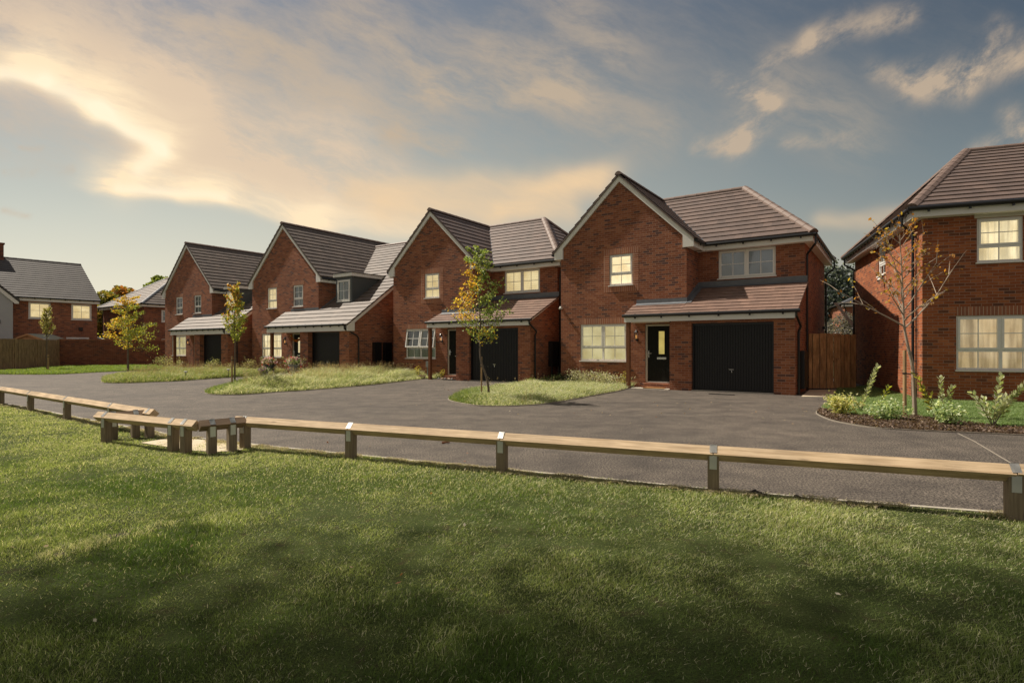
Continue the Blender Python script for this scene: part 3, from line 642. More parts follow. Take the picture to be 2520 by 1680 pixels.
def house_right():
    H = empty('brick_house', (10.576, 14.412, 0), rad(-20.75), 'nearest orange brick house at the right edge with hipped roof and curtained windows', 'house', GR)
    fb, e, L, rh, rv, ru, W = 4.687, .26, 7.93, 7.45, 3.96, 2.23, 9.5
    ww = (1.144, 2.069, 3.50, 4.60); wl = (.719, 2.55, .81, 2.174); sw = (3.52, 4.42, 3.72, 4.70)
    w = MB()
    w.wall(front(0), 0, W, -.1, 4.9, [ww, wl], .1); w.wall(side_l(0), 0, L, -.1, 4.9, [sw], .1); w.wall(front(L), 0, W, -.1, 4.9); w.wall(side_r(W), 0, L, -.1, 4.9)
    w.build('wall', M['brick_o'], H)
    sb = MB(); soldier(sb, wl[0], wl[1], wl[3]+.003, .225); sb.build('brick_lintel', M['soldier'], H)
    z0 = fb+.26; o = e+.07
    R = MB()
    tiled(R, [(-o, -o, z0), (W+o, -o, z0), (W-ru, rv, rh), (ru, rv, rh)], (1, 0, 0)); tiled(R, [(-o, -o, z0), (-o, L+o, z0), (ru, rv, rh)], (0, 1, 0))
    tiled(R, [(-o, L+o, z0), (W+o, L+o, z0), (W-ru, rv, rh), (ru, rv, rh)], (1, 0, 0)); tiled(R, [(W+o, -o, z0), (W+o, L+o, z0), (W-ru, rv, rh)], (0, 1, 0))
    roof = R.build('roof', M['tile'], H)
    q = MB(); ridge_line(q, (-o, -o, z0), (ru, rv, rh+.01), .15, .085, .4); ridge_line(q, (-o, L+o, z0), (ru, rv, rh+.01), .15, .085, .4); q.build('hip_tiles', M['ridge'], roof)
    q = MB(); ridge_line(q, (ru, rv, rh), (W-ru, rv, rh)); q.build('ridge_tiles', M['ridge'], roof)
    f = MB(); f.box(-e-.02, W+e, -e-.02, -e, fb, fb+.2); f.box(-e-.02, -e, -e, L+e, fb, fb+.2); f.build('fascia', M['white'], H)
    f = MB(); f.box(-e, W+e, -e, -.002, fb, fb+.02); f.box(-e, -.002, -.002, L+e, fb, fb+.02); f.build('soffit', M['white'], H)
    g = MB(); gz = fb+.21; gutter(g, (-o-.06, -o-.03, gz), (W+o, -o-.03, gz), .06); gutter(g, (-o-.03, -o-.06, gz), (-o-.03, L+o, gz), .06, brackets=.42); g.build('gutter', M['black'], H)
    q = MB(); q.box(ww[0]-.06, ww[1]+.06, -.05, -.002, ww[3]+.003, fb-.0); q.build('head_board', M['cream'], H)
    downpipe(H, [(-o-.03, .35, gz-.03), (-o-.03, .35, gz-.28), (-.06, .55, gz-.45), (-.06, .55, gz-.6), (-.06, .55, 0)])
    downpipe(H, [(-o-.03, L-.05, gz-.03), (-o-.03, L-.05, gz-.3), (-.06, L-.12, gz-.5), (-.06, L-.12, gz-.65), (-.06, L-.12, 0)])
    q = MB(); q.tube([(-.03, .33, 4.1), (-.03, .33, .05)], .012, 6); q.build('cable', M['black'], H)
    q = MB(); q.box(-.12, -.003, 3.62, 3.74, 3.5, 3.6); q.tube([(-.12, 3.68, 3.56), (-.17, 3.62, 3.5)], .05, 8); q.build('outside_lamp', M['white'], H)
    window(H, front(0), *ww, 1, True, 'lit_c'); window(H, front(0), *wl, 2, True, 'cur'); window(H, side_l(0), *sw, 1, True, 'dim', True)
house_right()

def house_far_left():
    """house with chimney and a grey rendered projecting gable, set back behind the fence"""
    H = empty('brick_house', (-31.9, 43.0, 0), rad(50), 'distant house at the left edge with slate grey roof, chimney and grey rendered gable', 'house')
    L, hd = 12.0, 5.3; ze, zr = 4.95, 8.25
    fr_ = front(0); wins = [(-1.6, -.35, 3.45, 4.62), (-4.05, -2.8, 3.45, 4.62)]; low = [(-1.9, -.5, .2, 2.15), (-4.6, -3.0, .2, 2.15)]
    w = MB(); w.wall(fr_, -L, 0, -.1, 4.9, wins+low, .1); w.face([(0, 0, -.1), (0, 2*hd, -.1), (0, 2*hd, ze-.1), (0, hd, zr-.1), (0, 0, ze-.1)]); w.wall(front(2*hd), -L, 0, -.1, 4.9)
    w.build('wall', M['brick_b'], H)
    R = MB(); s = (zr-ze)/(hd+.3)
    tiled(R, [(.15, -.3, ze), (-L, -.3, ze), (-L, hd, zr), (.15, hd, zr)], (1, 0, 0), .37); tiled(R, [(.15, 2*hd+.3, ze), (-L, 2*hd+.3, ze), (-L, hd, zr), (.15, hd, zr)], (1, 0, 0), .37)
    roof = R.build('roof', M['tile_s'], H)
    q = MB(); ridge_line(q, (.15, hd, zr), (-L, hd, zr)); q.build('ridge_tiles', M['tile_s'], roof)
    q = MB(); q.box(-5.5, -4.7, hd-.4, hd+.4, zr-.5, zr+.95); q.box(-5.56, -4.64, hd-.46, hd+.46, zr+.95, zr+1.07); q.build('chimney', M['brick_w'], roof)
    f = MB(); f.box(-L, .1, -.27, -.25, ze-.27, ze-.03); f.box(-L, .1, -.25, -.003, ze-.27, ze-.25); f.build('fascia', M['white'], H)
    g = MB(); gutter(g, (-L, -.33, ze-.03), (.15, -.33, ze-.03)); g.build('gutter', M['black'], H)
    m = MB(); gx = -5.0; gw = 4.4; gy = -.8
    m.wall(side_r(gx), gy, 0, -.1, 4.9); m.face([(gx, gy, -.1), (gx-gw, gy, -.1), (gx-gw, gy, 4.9), (gx-gw/2, gy, 6.9), (gx, gy, 4.9)])
    m.build('rendered_gable', M['render'], H)
    R = MB(); R.prism([(gx+.35, gy-.15, 4.68), (gx-gw/2, gy-.15, 7.1), (gx-gw/2, gy-.15, 6.95), (gx+.35, gy-.15, 4.53)], (0, 4, 0)); R.prism([(gx-gw-.35, gy-.15, 4.68), (gx-gw/2, gy-.15, 7.1), (gx-gw/2, gy-.15, 6.95), (gx-gw-.35, gy-.15, 4.53)], (0, 4, 0)); R.build('gable_roof', M['tile_s'], H)
    f = MB(); f.prism([(gx+.3, gy-.1, 4.53), (gx-gw/2, gy-.1, 6.92), (gx-gw/2, gy-.1, 6.68), (gx+.1, gy-.1, 4.4), (gx+.3, gy-.1, 4.4)], (0, .08, 0)); f.build('bargeboard', M['white'], H)
    for a in wins: window(H, fr_, *a, 1, False, 'lit_s', fw=.09)
    for a in low: window(H, fr_, *a, 2, False, 'net', fw=.08)
    v = MB(); v.box(gx-.95, gx-.65, gy-.05, gy-.003, 3.0, 3.25); v.build('flue', M['black'], H)
    v = MB(); v.box(-1.2+.05, -.9, -.06, -.003, 2.62, 2.9); v.build('flue', M['black'], H)
house_far_left()

def house_hip(loc, rz, W, D, label, ze=4.95, zr=7.8, ru=3.2, tile='tile_g', right_win=True):
    """hipped house; origin at its front right corner, front facing -y"""
    H = empty('brick_house', (*loc, 0), rad(rz), label, 'house')
    w = MB(); rw = (1.3, 2.1, 3.5, 4.5); rl = (1.3, 2.1, 1.0, 2.1)
    w.wall(front(0), -W, 0, -.1, ze-.05); w.wall(side_r(0), 0, D, -.1, ze-.05, [rw, rl] if right_win else [], .1); w.wall(front(D), -W, 0, -.1, ze-.05); w.wall(side_l(-W), 0, D, -.1, ze-.05)
    w.build('wall', M['brick'], H)
    o = .32; R = MB()
    tiled(R, [(o, -o, ze), (-W-o, -o, ze), (-W+ru, D/2, zr), (-ru, D/2, zr)], (1, 0, 0), .36); tiled(R, [(o, D+o, ze), (-W-o, D+o, ze), (-W+ru, D/2, zr), (-ru, D/2, zr)], (1, 0, 0), .36)
    tiled(R, [(o, -o, ze), (o, D+o, ze), (-ru, D/2, zr)], (0, 1, 0), .36); tiled(R, [(-W-o, -o, ze), (-W-o, D+o, ze), (-W+ru, D/2, zr)], (0, 1, 0), .36)
    roof = R.build('roof', M[tile], H)
    q = MB(); ridge_line(q, (o, -o, ze), (-ru, D/2, zr)); ridge_line(q, (-W-o, -o, ze), (-W+ru, D/2, zr)); q.build('hip_tiles', M['lead'], roof)
    q = MB(); ridge_line(q, (-W+ru, D/2, zr), (-ru, D/2, zr)); q.build('ridge_tiles', M['ridge'], roof)
    f = MB(); f.box(-W-.27, .27, -.29, -.27, ze-.25, ze-.03); f.box(.25, .27, -.27, D+.25, ze-.25, ze-.03); f.box(-W-.25, .25, -.27, -.002, ze-.25, ze-.23); f.build('fascia', M['white'], H)
    g = MB(); gutter(g, (-W-.3, -.35, ze-.03), (.35, -.35, ze-.03)); gutter(g, (.35, -.35, ze-.03), (.35, D+.3, ze-.03)); g.build('gutter', M['black'], H)
    downpipe(H, [(-W-.1, -.35, ze-.05), (-W-.1, -.3, ze-.3), (-W+.1, -.06, ze-.6), (-W+.1, -.06, 0)])
    if right_win:
        window(H, side_r(0), *rw, 1, False, 'dim', True, fw=.1); window(H, side_r(0), *rl, 1, False, 'net', fw=.1)
        v = MB(); v.box(-2.6, -2.3, -.05, -.003, 2.2, 2.45); v.build('flue', M['black'], H)
    return H
house_hip((-30.0, 45.6), -35, 8.4, 7.6, 'hipped brick house behind the garden wall, left of the row', zr=7.7, ru=3.4)
house_hip((33.2, 43.5), -20, 6.4, 7.0, 'brick house far back in the gap beside the timber gate, mostly hidden', zr=6.6, ru=3.0, tile='tile_s', right_win=False)
# ---------------------------------------------------------------- ground
def sheet(name, pts, z, mat, label=None, kind='structure', thick=0, uvs=None):
    m = MB(); P = [(x, y, z) for x, y in pts]
    if thick: m.prism([(x, y, z-thick) for x, y in pts], (0, 0, thick))
    else: m.face(P)
    o = m.build(name, mat); return tag(o, label, None, None, kind)
def asphalt_mat():
    m, t, b = new_mat('asphalt'); tc = t.node('ShaderNodeTexCoord').outputs['Object']
    n1 = t.noise(tc, .35, 4); n2 = t.noise(tc, 48, 4, .8); n3 = t.noise(tc, 2.2, 4, .6)
    mp = t.node('ShaderNodeMapping'); t.l.new(tc, mp.inputs[0]); mp.inputs['Rotation'].default_value = (0, 0, rad(35)); mp.inputs['Scale'].default_value = (.25, 1.5, 1)
    n4 = t.noise(mp.outputs[0], 1.0, 4)
    col = t.mix(t.ss(n2.outputs[0], .42, .60), (.020, .016, .014), (.195, .165, .138))
    col = t.mix(1, col, t.ramp(n1.outputs[0], [(.3, (.80, .80, .81)), (.7, (1.15, 1.13, 1.1))]), 'MULTIPLY')
    col = t.mix(1, col, t.ramp(n3.outputs[0], [(.32, (.68, .68, .69)), (.6, (1.12, 1.12, 1.1))]), 'MULTIPLY')
    col = t.mix(1, col, t.ramp(n4.outputs[0], [(.3, (.84, .84, .84)), (.6, (1.08, 1.08, 1.07))]), 'MULTIPLY')
    vo = t.node('ShaderNodeTexVoronoi'); vo.inputs['Scale'].default_value = 7; t.l.new(tc, vo.inputs['Vector'])
    col = t.mix(t.m('MULTIPLY', t.m('SUBTRACT', 1, t.ss(vo.outputs['Distance'], .03, .05)), .5), col, (.34, .31, .27))
    t.set(b.inputs['Base Color'], col); b.inputs['Roughness'].default_value = .8; spec(b, .35)
    t.l.new(t.bump(n2.outputs[0], .6, .008), b.inputs['Normal']); return m
def turf_mat(name, c0, c1, c2=(.10, .085, .045)):
    m, t, b = new_mat(name); tc = t.node('ShaderNodeTexCoord').outputs['Object']
    n = t.noise(tc, 90, 3, .7); n2 = t.noise(tc, 1.1, 3); n3 = t.noise(tc, 11, 4)
    col = t.mix(t.ss(n.outputs[0], .3, .7), c0, c1); col = t.mix(t.ss(n3.outputs[0], .52, .78), col, c2)
    col = t.mix(1, col, t.ramp(n2.outputs[0], [(.3, (.8, .85, .8)), (.7, (1.15, 1.1, 1.1))]), 'MULTIPLY')
    t.set(b.inputs['Base Color'], col); b.inputs['Roughness'].default_value = .95; spec(b, .1)
    t.l.new(t.bump(n.outputs[0], 1, .02), b.inputs['Normal']); return m
M['asphalt'] = asphalt_mat()
M['turf'] = turf_mat('turf', (.035, .05, .015), (.10, .125, .04), (.07, .06, .03)); M['far'] = turf_mat('far_ground', (.05, .06, .025), (.10, .10, .045))
M['mulch'] = turf_mat('bark_mulch', (.05, .034, .024), (.17, .115, .078), (.22, .16, .12))
sheet('ground', [(-600, -60), (600, -60), (600, 900), (-600, 900)], -.012, M['far'])
K = [(-260, 960), (-60, 985.5), (20.8, 998), (113, 1014.6), (243, 1041), (384, 1066.7), (432, 1076.7), (507, 1084.5), (591, 1094), (638, 1100), (844, 1121.6), (1112, 1148.4), (1400, 1176.5), (1733, 1209.5), (2067, 1239), (2471, 1270.5), (2700, 1289), (3200, 1330)]
KG = [G(*p) for p in K]
# the road covers drives, parking court and lane up to the walls
sheet('road', [(-70, 14), *[(x, y) for x, y in KG if x > -20], (30, 2.5), (30, 22), (12, 26), (-6, 44), (-27, 46), (-45, 34), (-70, 36)], 0.0, M['asphalt'])
lawn_poly = [(-70, 26), *KG, (12, 3.0), (12, -8), (-70, -8)]
sheet('lawn', lawn_poly, .022, M['turf'])
def strip(name, pts, w, z, mat, label=None):
    """narrow kerb along ground points"""
    m = MB(); P = [Vector((x, y, 0)) for x, y in pts]; N = []
    for i, p in enumerate(P):
        d = (P[min(i+1, len(P)-1)]-P[max(i-1, 0)]).normalized(); N.append(Vector((-d.y, d.x, 0)))
    for i in range(len(P)-1):
        a, b = P[i], P[i+1]; na, nb = N[i]*w/2, N[i+1]*w/2; zz = Vector((0, 0, z)); lo = Vector((0, 0, -.03))
        m.face([a-na+zz, b-nb+zz, b+nb+zz, a+na+zz]); m.face([a-na+lo, b-nb+lo, b-nb+zz, a-na+zz]); m.face([b+nb+lo, a+na+lo, a+na+zz, b+nb+zz])
    o = m.build(name, mat); return tag(o, label, None, None, 'structure')
strip('kerb', KG, .05, .035, M['concrete'])
def smooth(pts, n=6):
    out = []; P = [Vector(p) for p in pts]
    for i in range(len(P)-1):
        p0, p1, p2, p3 = P[max(i-1, 0)], P[i], P[i+1], P[min(i+2, len(P)-1)]
        for k in range(n):
            t = k/n; out.append(tuple(.5*((2*p1)+(p2-p0)*t+(2*p0-5*p1+4*p2-p3)*t*t+(3*p1-p0-3*p2+p3)*t**3)))
    out.append(tuple(P[-1])); return out
def loc(pose, u, v):
    X, Y, a = pose; a = rad(a); return (X+u*math.cos(a)-v*math.sin(a), Y+u*math.sin(a)+v*math.cos(a))
P1, P2, P3, P4, P5 = (-23.27, 37.5, -34.42), (-14.77, 31.8, -34.72), (-5.61, 26.45, -34.1), (1.866, 21.297, -34.44), (10.576, 14.412, -20.75)
# planted verges: kerbed edge in front, running back to the house walls
E4 = smooth([G(*p) for p in [(1250, 951), (1160, 962), (1112, 977), (1106.8, 985.4), (1140.7, 993.4), (1176.4, 998.2), (1230, 1000), (1283.6, 998.2), (1337, 994.3), (1400, 984.5), (1460, 973.5), (1519, 962.5), (1546, 955.5)]], 5)
V4 = E4+[loc(P4, 3.0, -.72), loc(P4, 2.95, 0), loc(P4, 0, 0), loc(P4, -.1, 1.5), loc(P3, 8.2, .2), loc(P3, 8.2, -.7)]
E3 = smooth([G(*p) for p in [(700, 946), (620, 947), (560, 951), (525, 957), (511, 963), (507.8, 968.8), (542.4, 971.8), (603.7, 970.8), (685, 964.7), (767, 959.6), (900, 948.4), (985, 939), (1050, 931.5)]], 5)
V3 = E3+[loc(P3, 3.0, -.7), loc(P3, 2.95, 0), loc(P3, 0, 0), loc(P2, 9.7, 1.0), loc(P2, 9.7, -1.0), loc(P2, 8.9, -1.1)]+[G(842, 917), G(765, 932)]
E2 = smooth([G(*p) for p in [(330, 922.5), (285, 925), (262, 931), (251.5, 941), (297.6, 943), (340, 942), (387, 940), (441, 937.7), (563, 929), (634, 926), (673, 922)]], 5)
V2 = E2+[loc(P2, 3.5, -1.1), loc(P2, 3.5, 0), loc(P2, 0, 0), loc(P1, 9.7, 1), loc(P1, 9.7, -1.0)]+[G(545, 913.5), G(470, 915), G(440, 911.5), G(408, 913)]
E1 = smooth([G(*p) for p in [(-120, 920.5), (0, 921.3), (38, 921.6), (137.7, 921.4), (241, 916.3), (409.6, 908.5), (436, 909)]], 4)
V1 = E1+[loc(P1, 2.9, 0), loc(P1, 0, 0), (-27.2, 42.5), (-32, 39.2), (-29, 31.9), (-34, 31)]
E5 = smooth([G(*p) for p in [(2055, 972), (2024, 1003.5), (2012, 1013), (2013.3, 1020), (2044, 1033.4), (2088.4, 1043.3), (2154.8, 1053.3), (2243.2, 1058.8), (2331.6, 1063.2), (2442.2, 1067.6), (2520, 1071.6), (2760, 1080)]], 5)
V5 = E5+[loc(P5, 9, -1.5), loc(P5, 9, 0), loc(P5, 0, 0), loc(P5, 0, 5.6), G(2060, 958)]
for nm, V, E in (('verge', V1, E1), ('verge', V2, E2), ('verge', V3, E3), ('verge', V4, E4), ('verge', V5, E5)):
    sheet(nm, V, .014, M['turf']); strip('kerb', E, .045, .020, M['kerb_'])
# mulch bed along the front of the right-hand verge
E5b = E5[8:]; bedin = smooth([G(*p) for p in [(2032, 1010), (2080, 1020), (2150, 1026), (2240, 1026), (2330, 1036), (2440, 1050), (2560, 1058), (2760, 1066)]], 4)
BED = E5[6:]+bedin[::-1]
sheet('mulch_bed', BED, .020, M['mulch'])
# slabs
S = [G(*p) for p in ((346, 1094.5), (432, 1080.6), (636, 1100.3), (592, 1113), (536, 1117), (470, 1114))]
sheet('path', S, .034, M['slab_'])
strip('path_joint', [G(540, 1109), G(592, 1101.5)], .012, .0365, M['soil']); strip('path_joint', [G(392, 1100.5), G(470, 1086)], .010, .0365, M['soil'])
sheet('path', [G(1972, 976), G(1992, 959.6), G(2062, 958.6), G(2058, 977.4)], .012, M['slab_'])
sheet('path', [loc(P4, 3.05, -.9), loc(P4, 4.43, -.9), loc(P4, 4.43, -.2), loc(P4, 3.05, -.2)], .006, M['concrete'])
strip('road_joint', [G(2357, 1066), G(2395, 1084), G(2491, 1141)], .016, .004, M['kerb_'])
strip('road_joint', [G(1972, 977.4), G(2062, 978.6)], .05, .006, M['concrete'])

# ---------------------------------------------------------------- small things on the ground
m = MB(); m.box(-.36, .36, -.06, .06, .002, .012)
for k in range(12): m.box(-.34+k*.058, -.31+k*.058, -.05, .05, .012, .018)
o = m.build('drain_grate', M['black']); x, y = G(1776, 970.5); o.location = (x, y, 0); o.rotation_euler.z = rad(-34); tag(o, 'black slotted drain grate in the asphalt before the widest garage door', 'drain grate')
m = MB(); m.box(-.33, .33, -.2, .2, .012, .03); o = m.build('doormat', M['mat_']); x, y = loc(P4, 3.85, -.48); o.location = (x, y, 0); o.rotation_euler.z = rad(-34.4); tag(o, 'brown coir doormat at the step under the large porch', 'doormat')
m = MB(); m.box(-.3, .3, -.18, .18, .006, .022); o = m.build('doormat', M['black']); x, y = loc(P3, 3.95, -.5); o.location = (x, y, 0); o.rotation_euler.z = rad(-34.1); tag(o, 'black doormat beneath the narrow door behind the tall tree', 'doormat')
def blob(name, mat, loc_, r, seed, squash=.6, label=None, cat=None, group=None):
    rr = random.Random(seed); m = MB(); n, k = 10, 6
    def P(i, j):
        th = math.pi*j/k; ph = 2*math.pi*i/n
        q = random.Random(seed*1000+(i % n)*37+(j if 0 < j < k else 99)).uniform(.68, 1.2)
        return (loc_[0]+r*q*math.sin(th)*math.cos(ph), loc_[1]+r*q*math.sin(th)*math.sin(ph), loc_[2]+r*q*squash*math.cos(th))
    for i in range(n):
        for j in range(k): m.face([P(i, j), P(i+1, j), P(i+1, j+1), P(i, j+1)], None, True)
    return tag(m.build(name, mat), label, cat, group)
for i, (px, py, r, s, lab) in enumerate([(1860, 1222, .055, .7, 'largest dark soil clod on the kerb, nearest the bare post'), (1878, 1226, .035, .6, 'small dark soil clod touching the largest one'), (1962, 1233, .04, .6, 'rounded soil clod midway along the kerb'), (1990, 1236, .028, .5, 'thin soil crumb right of the rounded clod'), (2095, 1248, .05, .35, 'long low ridge of soil by the kerb'), (2160, 1251, .042, .45, 'soil clod at the right end of the long ridge')]):
    x, y = G(px, py); blob('soil_clod', M['soil'], (x, y, .03), r, 3+i, s, lab, 'soil clod', 'soil clods along the kerb')
for i in range(7):
    x, y = loc(P3, 3.15+i*.13, -.36+.05*math.sin(i*2)); blob('pebble', M['terracotta' if i % 3 else 'stone'], (x, y, .03), .055, 50+i, .6, 'one of the rounded stones in a row beside the narrow black door', 'stone', 'stones by the door')
x, y = G(1096, 1090.5); m = MB(); m.tube([(0, -.05, .012), (.02, 0, .02), (.01, .06, .012)], .018, 6, .008); o = m.build('fallen_leaf', M['post']); o.location = (x, y, 0); o.rotation_euler.z = -1.2; tag(o, 'curled brown leaf lying alone on the asphalt', 'leaf')

# ---------------------------------------------------------------- low timber rail fences
RZ = .385   # centre height of the square rail set on its edge
def rail_fence(label, p0, p1, posts, mats=('timber', 'timber_post'), lift=0, joints=()):
    """p0, p1: ends of the rail on the ground; posts: distances along it"""
    A, B = Vector((*p0, 0)), Vector((*p1, 0)); d = B-A; L = d.length; ang = math.atan2(d.y, d.x)
    H = empty('rail_fence', A, ang, label, 'rail fence', 'low timber rail fences round the lawn')
    cuts = [0, *joints, L]
    for a, b in zip(cuts, cuts[1:]):
        r = MB(); z = RZ+lift+random.uniform(-.004, .004)
        r.bar((a+.004, 0, z), (b-.004, 0, z), .1, .1, roll=rad(45)); r.build('rail', M[mats[0]], H)
    for s in posts:
        p = MB(); z1 = RZ+lift-.005; w = .05; x0, x1 = s-w, s+w
        # birdsmouth post: notched top carrying the rail
        prof = [(-w, -.05), (w, -.05), (w, z1-.0), (w-.002, z1), (0, z1-.052), (-w+.002, z1), (-w, z1-.0)]
        for i in range(len(prof)):
            q0, q1 = prof[i], prof[(i+1) % len(prof)]; o_ = random.random()*3
            p.face([(x0, q0[0], q0[1]), (x1, q0[0], q0[1]), (x1, q1[0], q1[1]), (x0, q1[0], q1[1])], [(q0[1]+o_, 0), (q0[1]+o_, .1), (q1[1]+o_, .1), (q1[1]+o_, 0)])
        for xx in (x0, x1):
            o_ = random.random()*3
            p.face([(xx, q[0], q[1]) for q in prof], [(q[1]+o_, q[0]) for q in prof])
        po = p.build('post', M[mats[1]], H)
        m = MB(); t = .0725+.003; zt = RZ+lift; w2 = .032
        for sg in (-1, 1):
            m.prism([(s-w2, 0, zt+t), (s+w2, 0, zt+t), (s+w2, sg*.062, zt+t-.062), (s-w2, sg*.062, zt+t-.062)], (0, sg*-.002, .002))
            m.box(s-w2, s+w2, min(sg*.0515, sg*.054), max(sg*.0515, sg*.054), zt-.145, zt-.012)
            for dx in (-.022, .022):
                for dz in (-.13, -.03): m.box(s+dx-.004, s+dx+.004, min(sg*.054, sg*.0565), max(sg*.054, sg*.0565), zt+dz-.004, zt+dz+.004)
        m.build('metal_strap', M['metal'], po)
    return H
def along(p0, p1, q): A, B = Vector(p0), Vector(p1); d = (B-A).normalized(); return (Vector(q)-A).dot(d)
def run(label, pa, pb, posts, ext0, ext1, **k):
    A, B = Vector(G(*pa)), Vector(G(*pb)); d = (B-A).normalized(); A2, B2 = A-d*ext0, B+d*ext1
    ps = [along(A2, B2, G(*p)) for p in posts]; return rail_fence(label, A2, B2, ps, **k)
mp = [(603.3, 1108), (857, 1134), (1237, 1165.5), (1755, 1218), (2495, 1282.5)]
g_ = [Vector(G(*p)) for p in mp]; d_ = (g_[4]-g_[0]).normalized(); A_ = g_[0]-d_*.17; B_ = g_[4]+d_*4.6
ps_ = [along(A_, B_, g) for g in g_]+[along(A_, B_, g_[4])+2.25]
rail_fence('longest timber rail fence, crossing from the slab path to the right edge', A_, B_, ps_, joints=[ps_[1], ps_[2], ps_[3], ps_[4], ps_[5]])
lp = [(-155, 974), (3, 998), (75.3, 1014), (164.7, 1034), (280, 1058), (368, 1079)]
gl_ = [Vector(G(*p)) for p in lp]; dl_ = (gl_[5]-gl_[1]).normalized(); A_ = gl_[1]-dl_*6; B_ = gl_[5]+dl_*.17
pl_ = [along(A_, B_, g) for g in gl_[1:]]
rail_fence('timber rail fence leaving the left edge along the asphalt', A_, B_, [pl_[0]-4, pl_[0]-2]+pl_, joints=[pl_[0]-2, pl_[0], pl_[1], pl_[2], pl_[3]])
run('middle timber rail of the staggered gap, set nearest the lawn', (262.3, 1092), (457.7, 1118.2), [(262.3, 1092), (418.1, 1115.5), (457.7, 1118.2)], .22, .22)
def short_run(label, pa, pb, e0, e1, lift=0):
    A, B = Vector(G(*pa)), Vector(G(*pb)); L = (B-A).length; d = (B-A)/L
    return rail_fence(label, A-d*e0, B+d*e1, [e0, e0+L], mats=('timber_dark', 'timber_post'), lift=lift)
short_run('short dark cross rail right of the gap, joining the longest fence', (520.8, 1119.5), (570.4, 1113.3), .15, .17)
short_run('short dark cross rail behind the middle rail, joining the left fence', (278.5, 1085.5), (333, 1080), .06, .13, -.02)

# ---------------------------------------------------------------- boarded fence, garden wall, gate, sheds
def board_fence(name, label, cat, p0, p1, h, mat, bw=.125, posts=0, z0=.05, cap=False):
    A, B = Vector((*p0, 0)), Vector((*p1, 0)); d = B-A; L = d.length
    H = empty(name, A, math.atan2(d.y, d.x), label, cat)
    b = MB(); n = int(L/bw)
    for i in range(n):
        x = i*L/n; dz = random.uniform(-.012, .012); dy = .02*(i % 2)
        o_ = random.random()*9
        for fc in ((((x, -.012-dy), (x+L/n-.011, -.012-dy))),):
            (xa, ya), (xb, yb) = fc
            b.face([(xa, ya, z0), (xb, yb, z0), (xb, yb, h+dz), (xa, ya, h+dz)], [(o_, o_), (o_, o_+.12), (o_+h, o_+.12), (o_+h, o_)])
            b.face([(xa, ya, h+dz), (xb, yb, h+dz), (xb, yb+.03, h+dz), (xa, ya+.03, h+dz)])
            b.face([(xa, ya+.03, z0), (xb, yb+.03, z0), (xb, yb+.03, h+dz), (xa, ya+.03, h+dz)])
            b.face([(xb, yb, z0), (xb, yb+.03, z0), (xb, yb+.03, h+dz), (xb, yb, h+dz)])
    b.build('boards', M[mat], H)
    q = MB(); 
    for z in (.4, h*.5, h-.3): q.bar((0, .06, z), (L, .06, z), .05, .07)
    q.build('rails', M[mat], H)
    if posts:
        k = max(1, round(L/posts))
        for i in range(k+1):
            p = MB(); p.bar((L*i/k, -.03, 0), (L*i/k, -.03, h+.03), .1, .1, up=(1, 0, 0)); p.build('post', M[mat], H)
    return H
board_fence('board_fence', 'long weathered board fence at the left edge, left of the garden wall', 'fence', (-29.6, 29.8), (-32.0, 39.4), 1.90, 'fence', .15, 2.4)
gt = board_fence('garden_gate', 'reddish timber gate with ring latch between the two nearest houses', 'gate', (9.66, 18.2), (10.72, 18.24), 1.83, 'gate', .115)
q = MB(); q.lathe([(.03, 0), (.035, .012), (0, .014)], (.93, -.05, 1.0), 10); q.build('latch', M['chrome'], gt)
board_fence('board_fence', 'short reddish fence panel right of the timber gate, returning to the wall', 'fence', (10.73, 18.24), (11.35, 18.45), 1.80, 'gate', .13, 0)
W_ = empty('garden_wall', (-32.0, 39.5, 0), math.atan2(42.9-39.5, -26.4+32.0), 'long red brick garden wall with a capped end pier, behind the far grass', 'wall')
m = MB(); LW = math.hypot(3.4, 5.6); m.box(0, LW-.5, 0, .22, -.1, 1.86); m.box(LW-.5, LW, -.06, .28, -.1, 1.86); m.build('brickwork', M['brick_w'], W_)
m = MB(); 
for i in range(int(LW/.075)): m.box(i*.075, i*.075+.066, -.015 if i*.075 < LW-.5 else -.08, .235 if i*.075 < LW-.5 else .3, 1.862, 1.98)
m.build('coping', M['brick'], W_)
def shed(x, y, rz, w, d, h, label):
    H = empty('garden_shed', (x, y, 0), rad(rz), label, 'shed'); m = MB()
    m.face([(0, 0, 0), (w, 0, 0), (w, 0, h-.35), (w/2, 0, h), (0, 0, h-.35)]); m.wall(side_l(0), 0, d, 0, h-.35); m.wall(side_r(w), 0, d, 0, h-.35); m.wall(front(d), 0, w, 0, h-.35)
    m.build('wall', M['shed'], H); r = MB(); r.prism([(-.15, -.12, h-.42), (w/2, -.12, h+.03), (w/2, -.12, h-.01), (-.15, -.12, h-.46)], (0, d+.24, 0)); r.prism([(w+.15, -.12, h-.42), (w/2, -.12, h+.03), (w/2, -.12, h-.01), (w+.15, -.12, h-.46)], (0, d+.24, 0)); r.build('roof', M['shed_roof'], H)
    f = MB(); f.prism([(-.15, -.15, h-.44), (w/2, -.15, h+.03), (w/2, -.15, h-.09), (-.13, -.15, h-.52)], (0, .025, 0)); f.prism([(w+.15, -.15, h-.44), (w/2, -.15, h+.03), (w/2, -.15, h-.09), (w+.13, -.15, h-.52)], (0, .025, 0)); f.build('bargeboard', M['shed'], H)
shed(-34.5, 38.6, 0, 2.3, 1.8, 2.30, 'orange timber shed peeping over the board fence'); shed(-34.6, 43.6, 25, 2.4, 2.2, 2.28, 'smaller timber shed peeping over the brick garden wall')

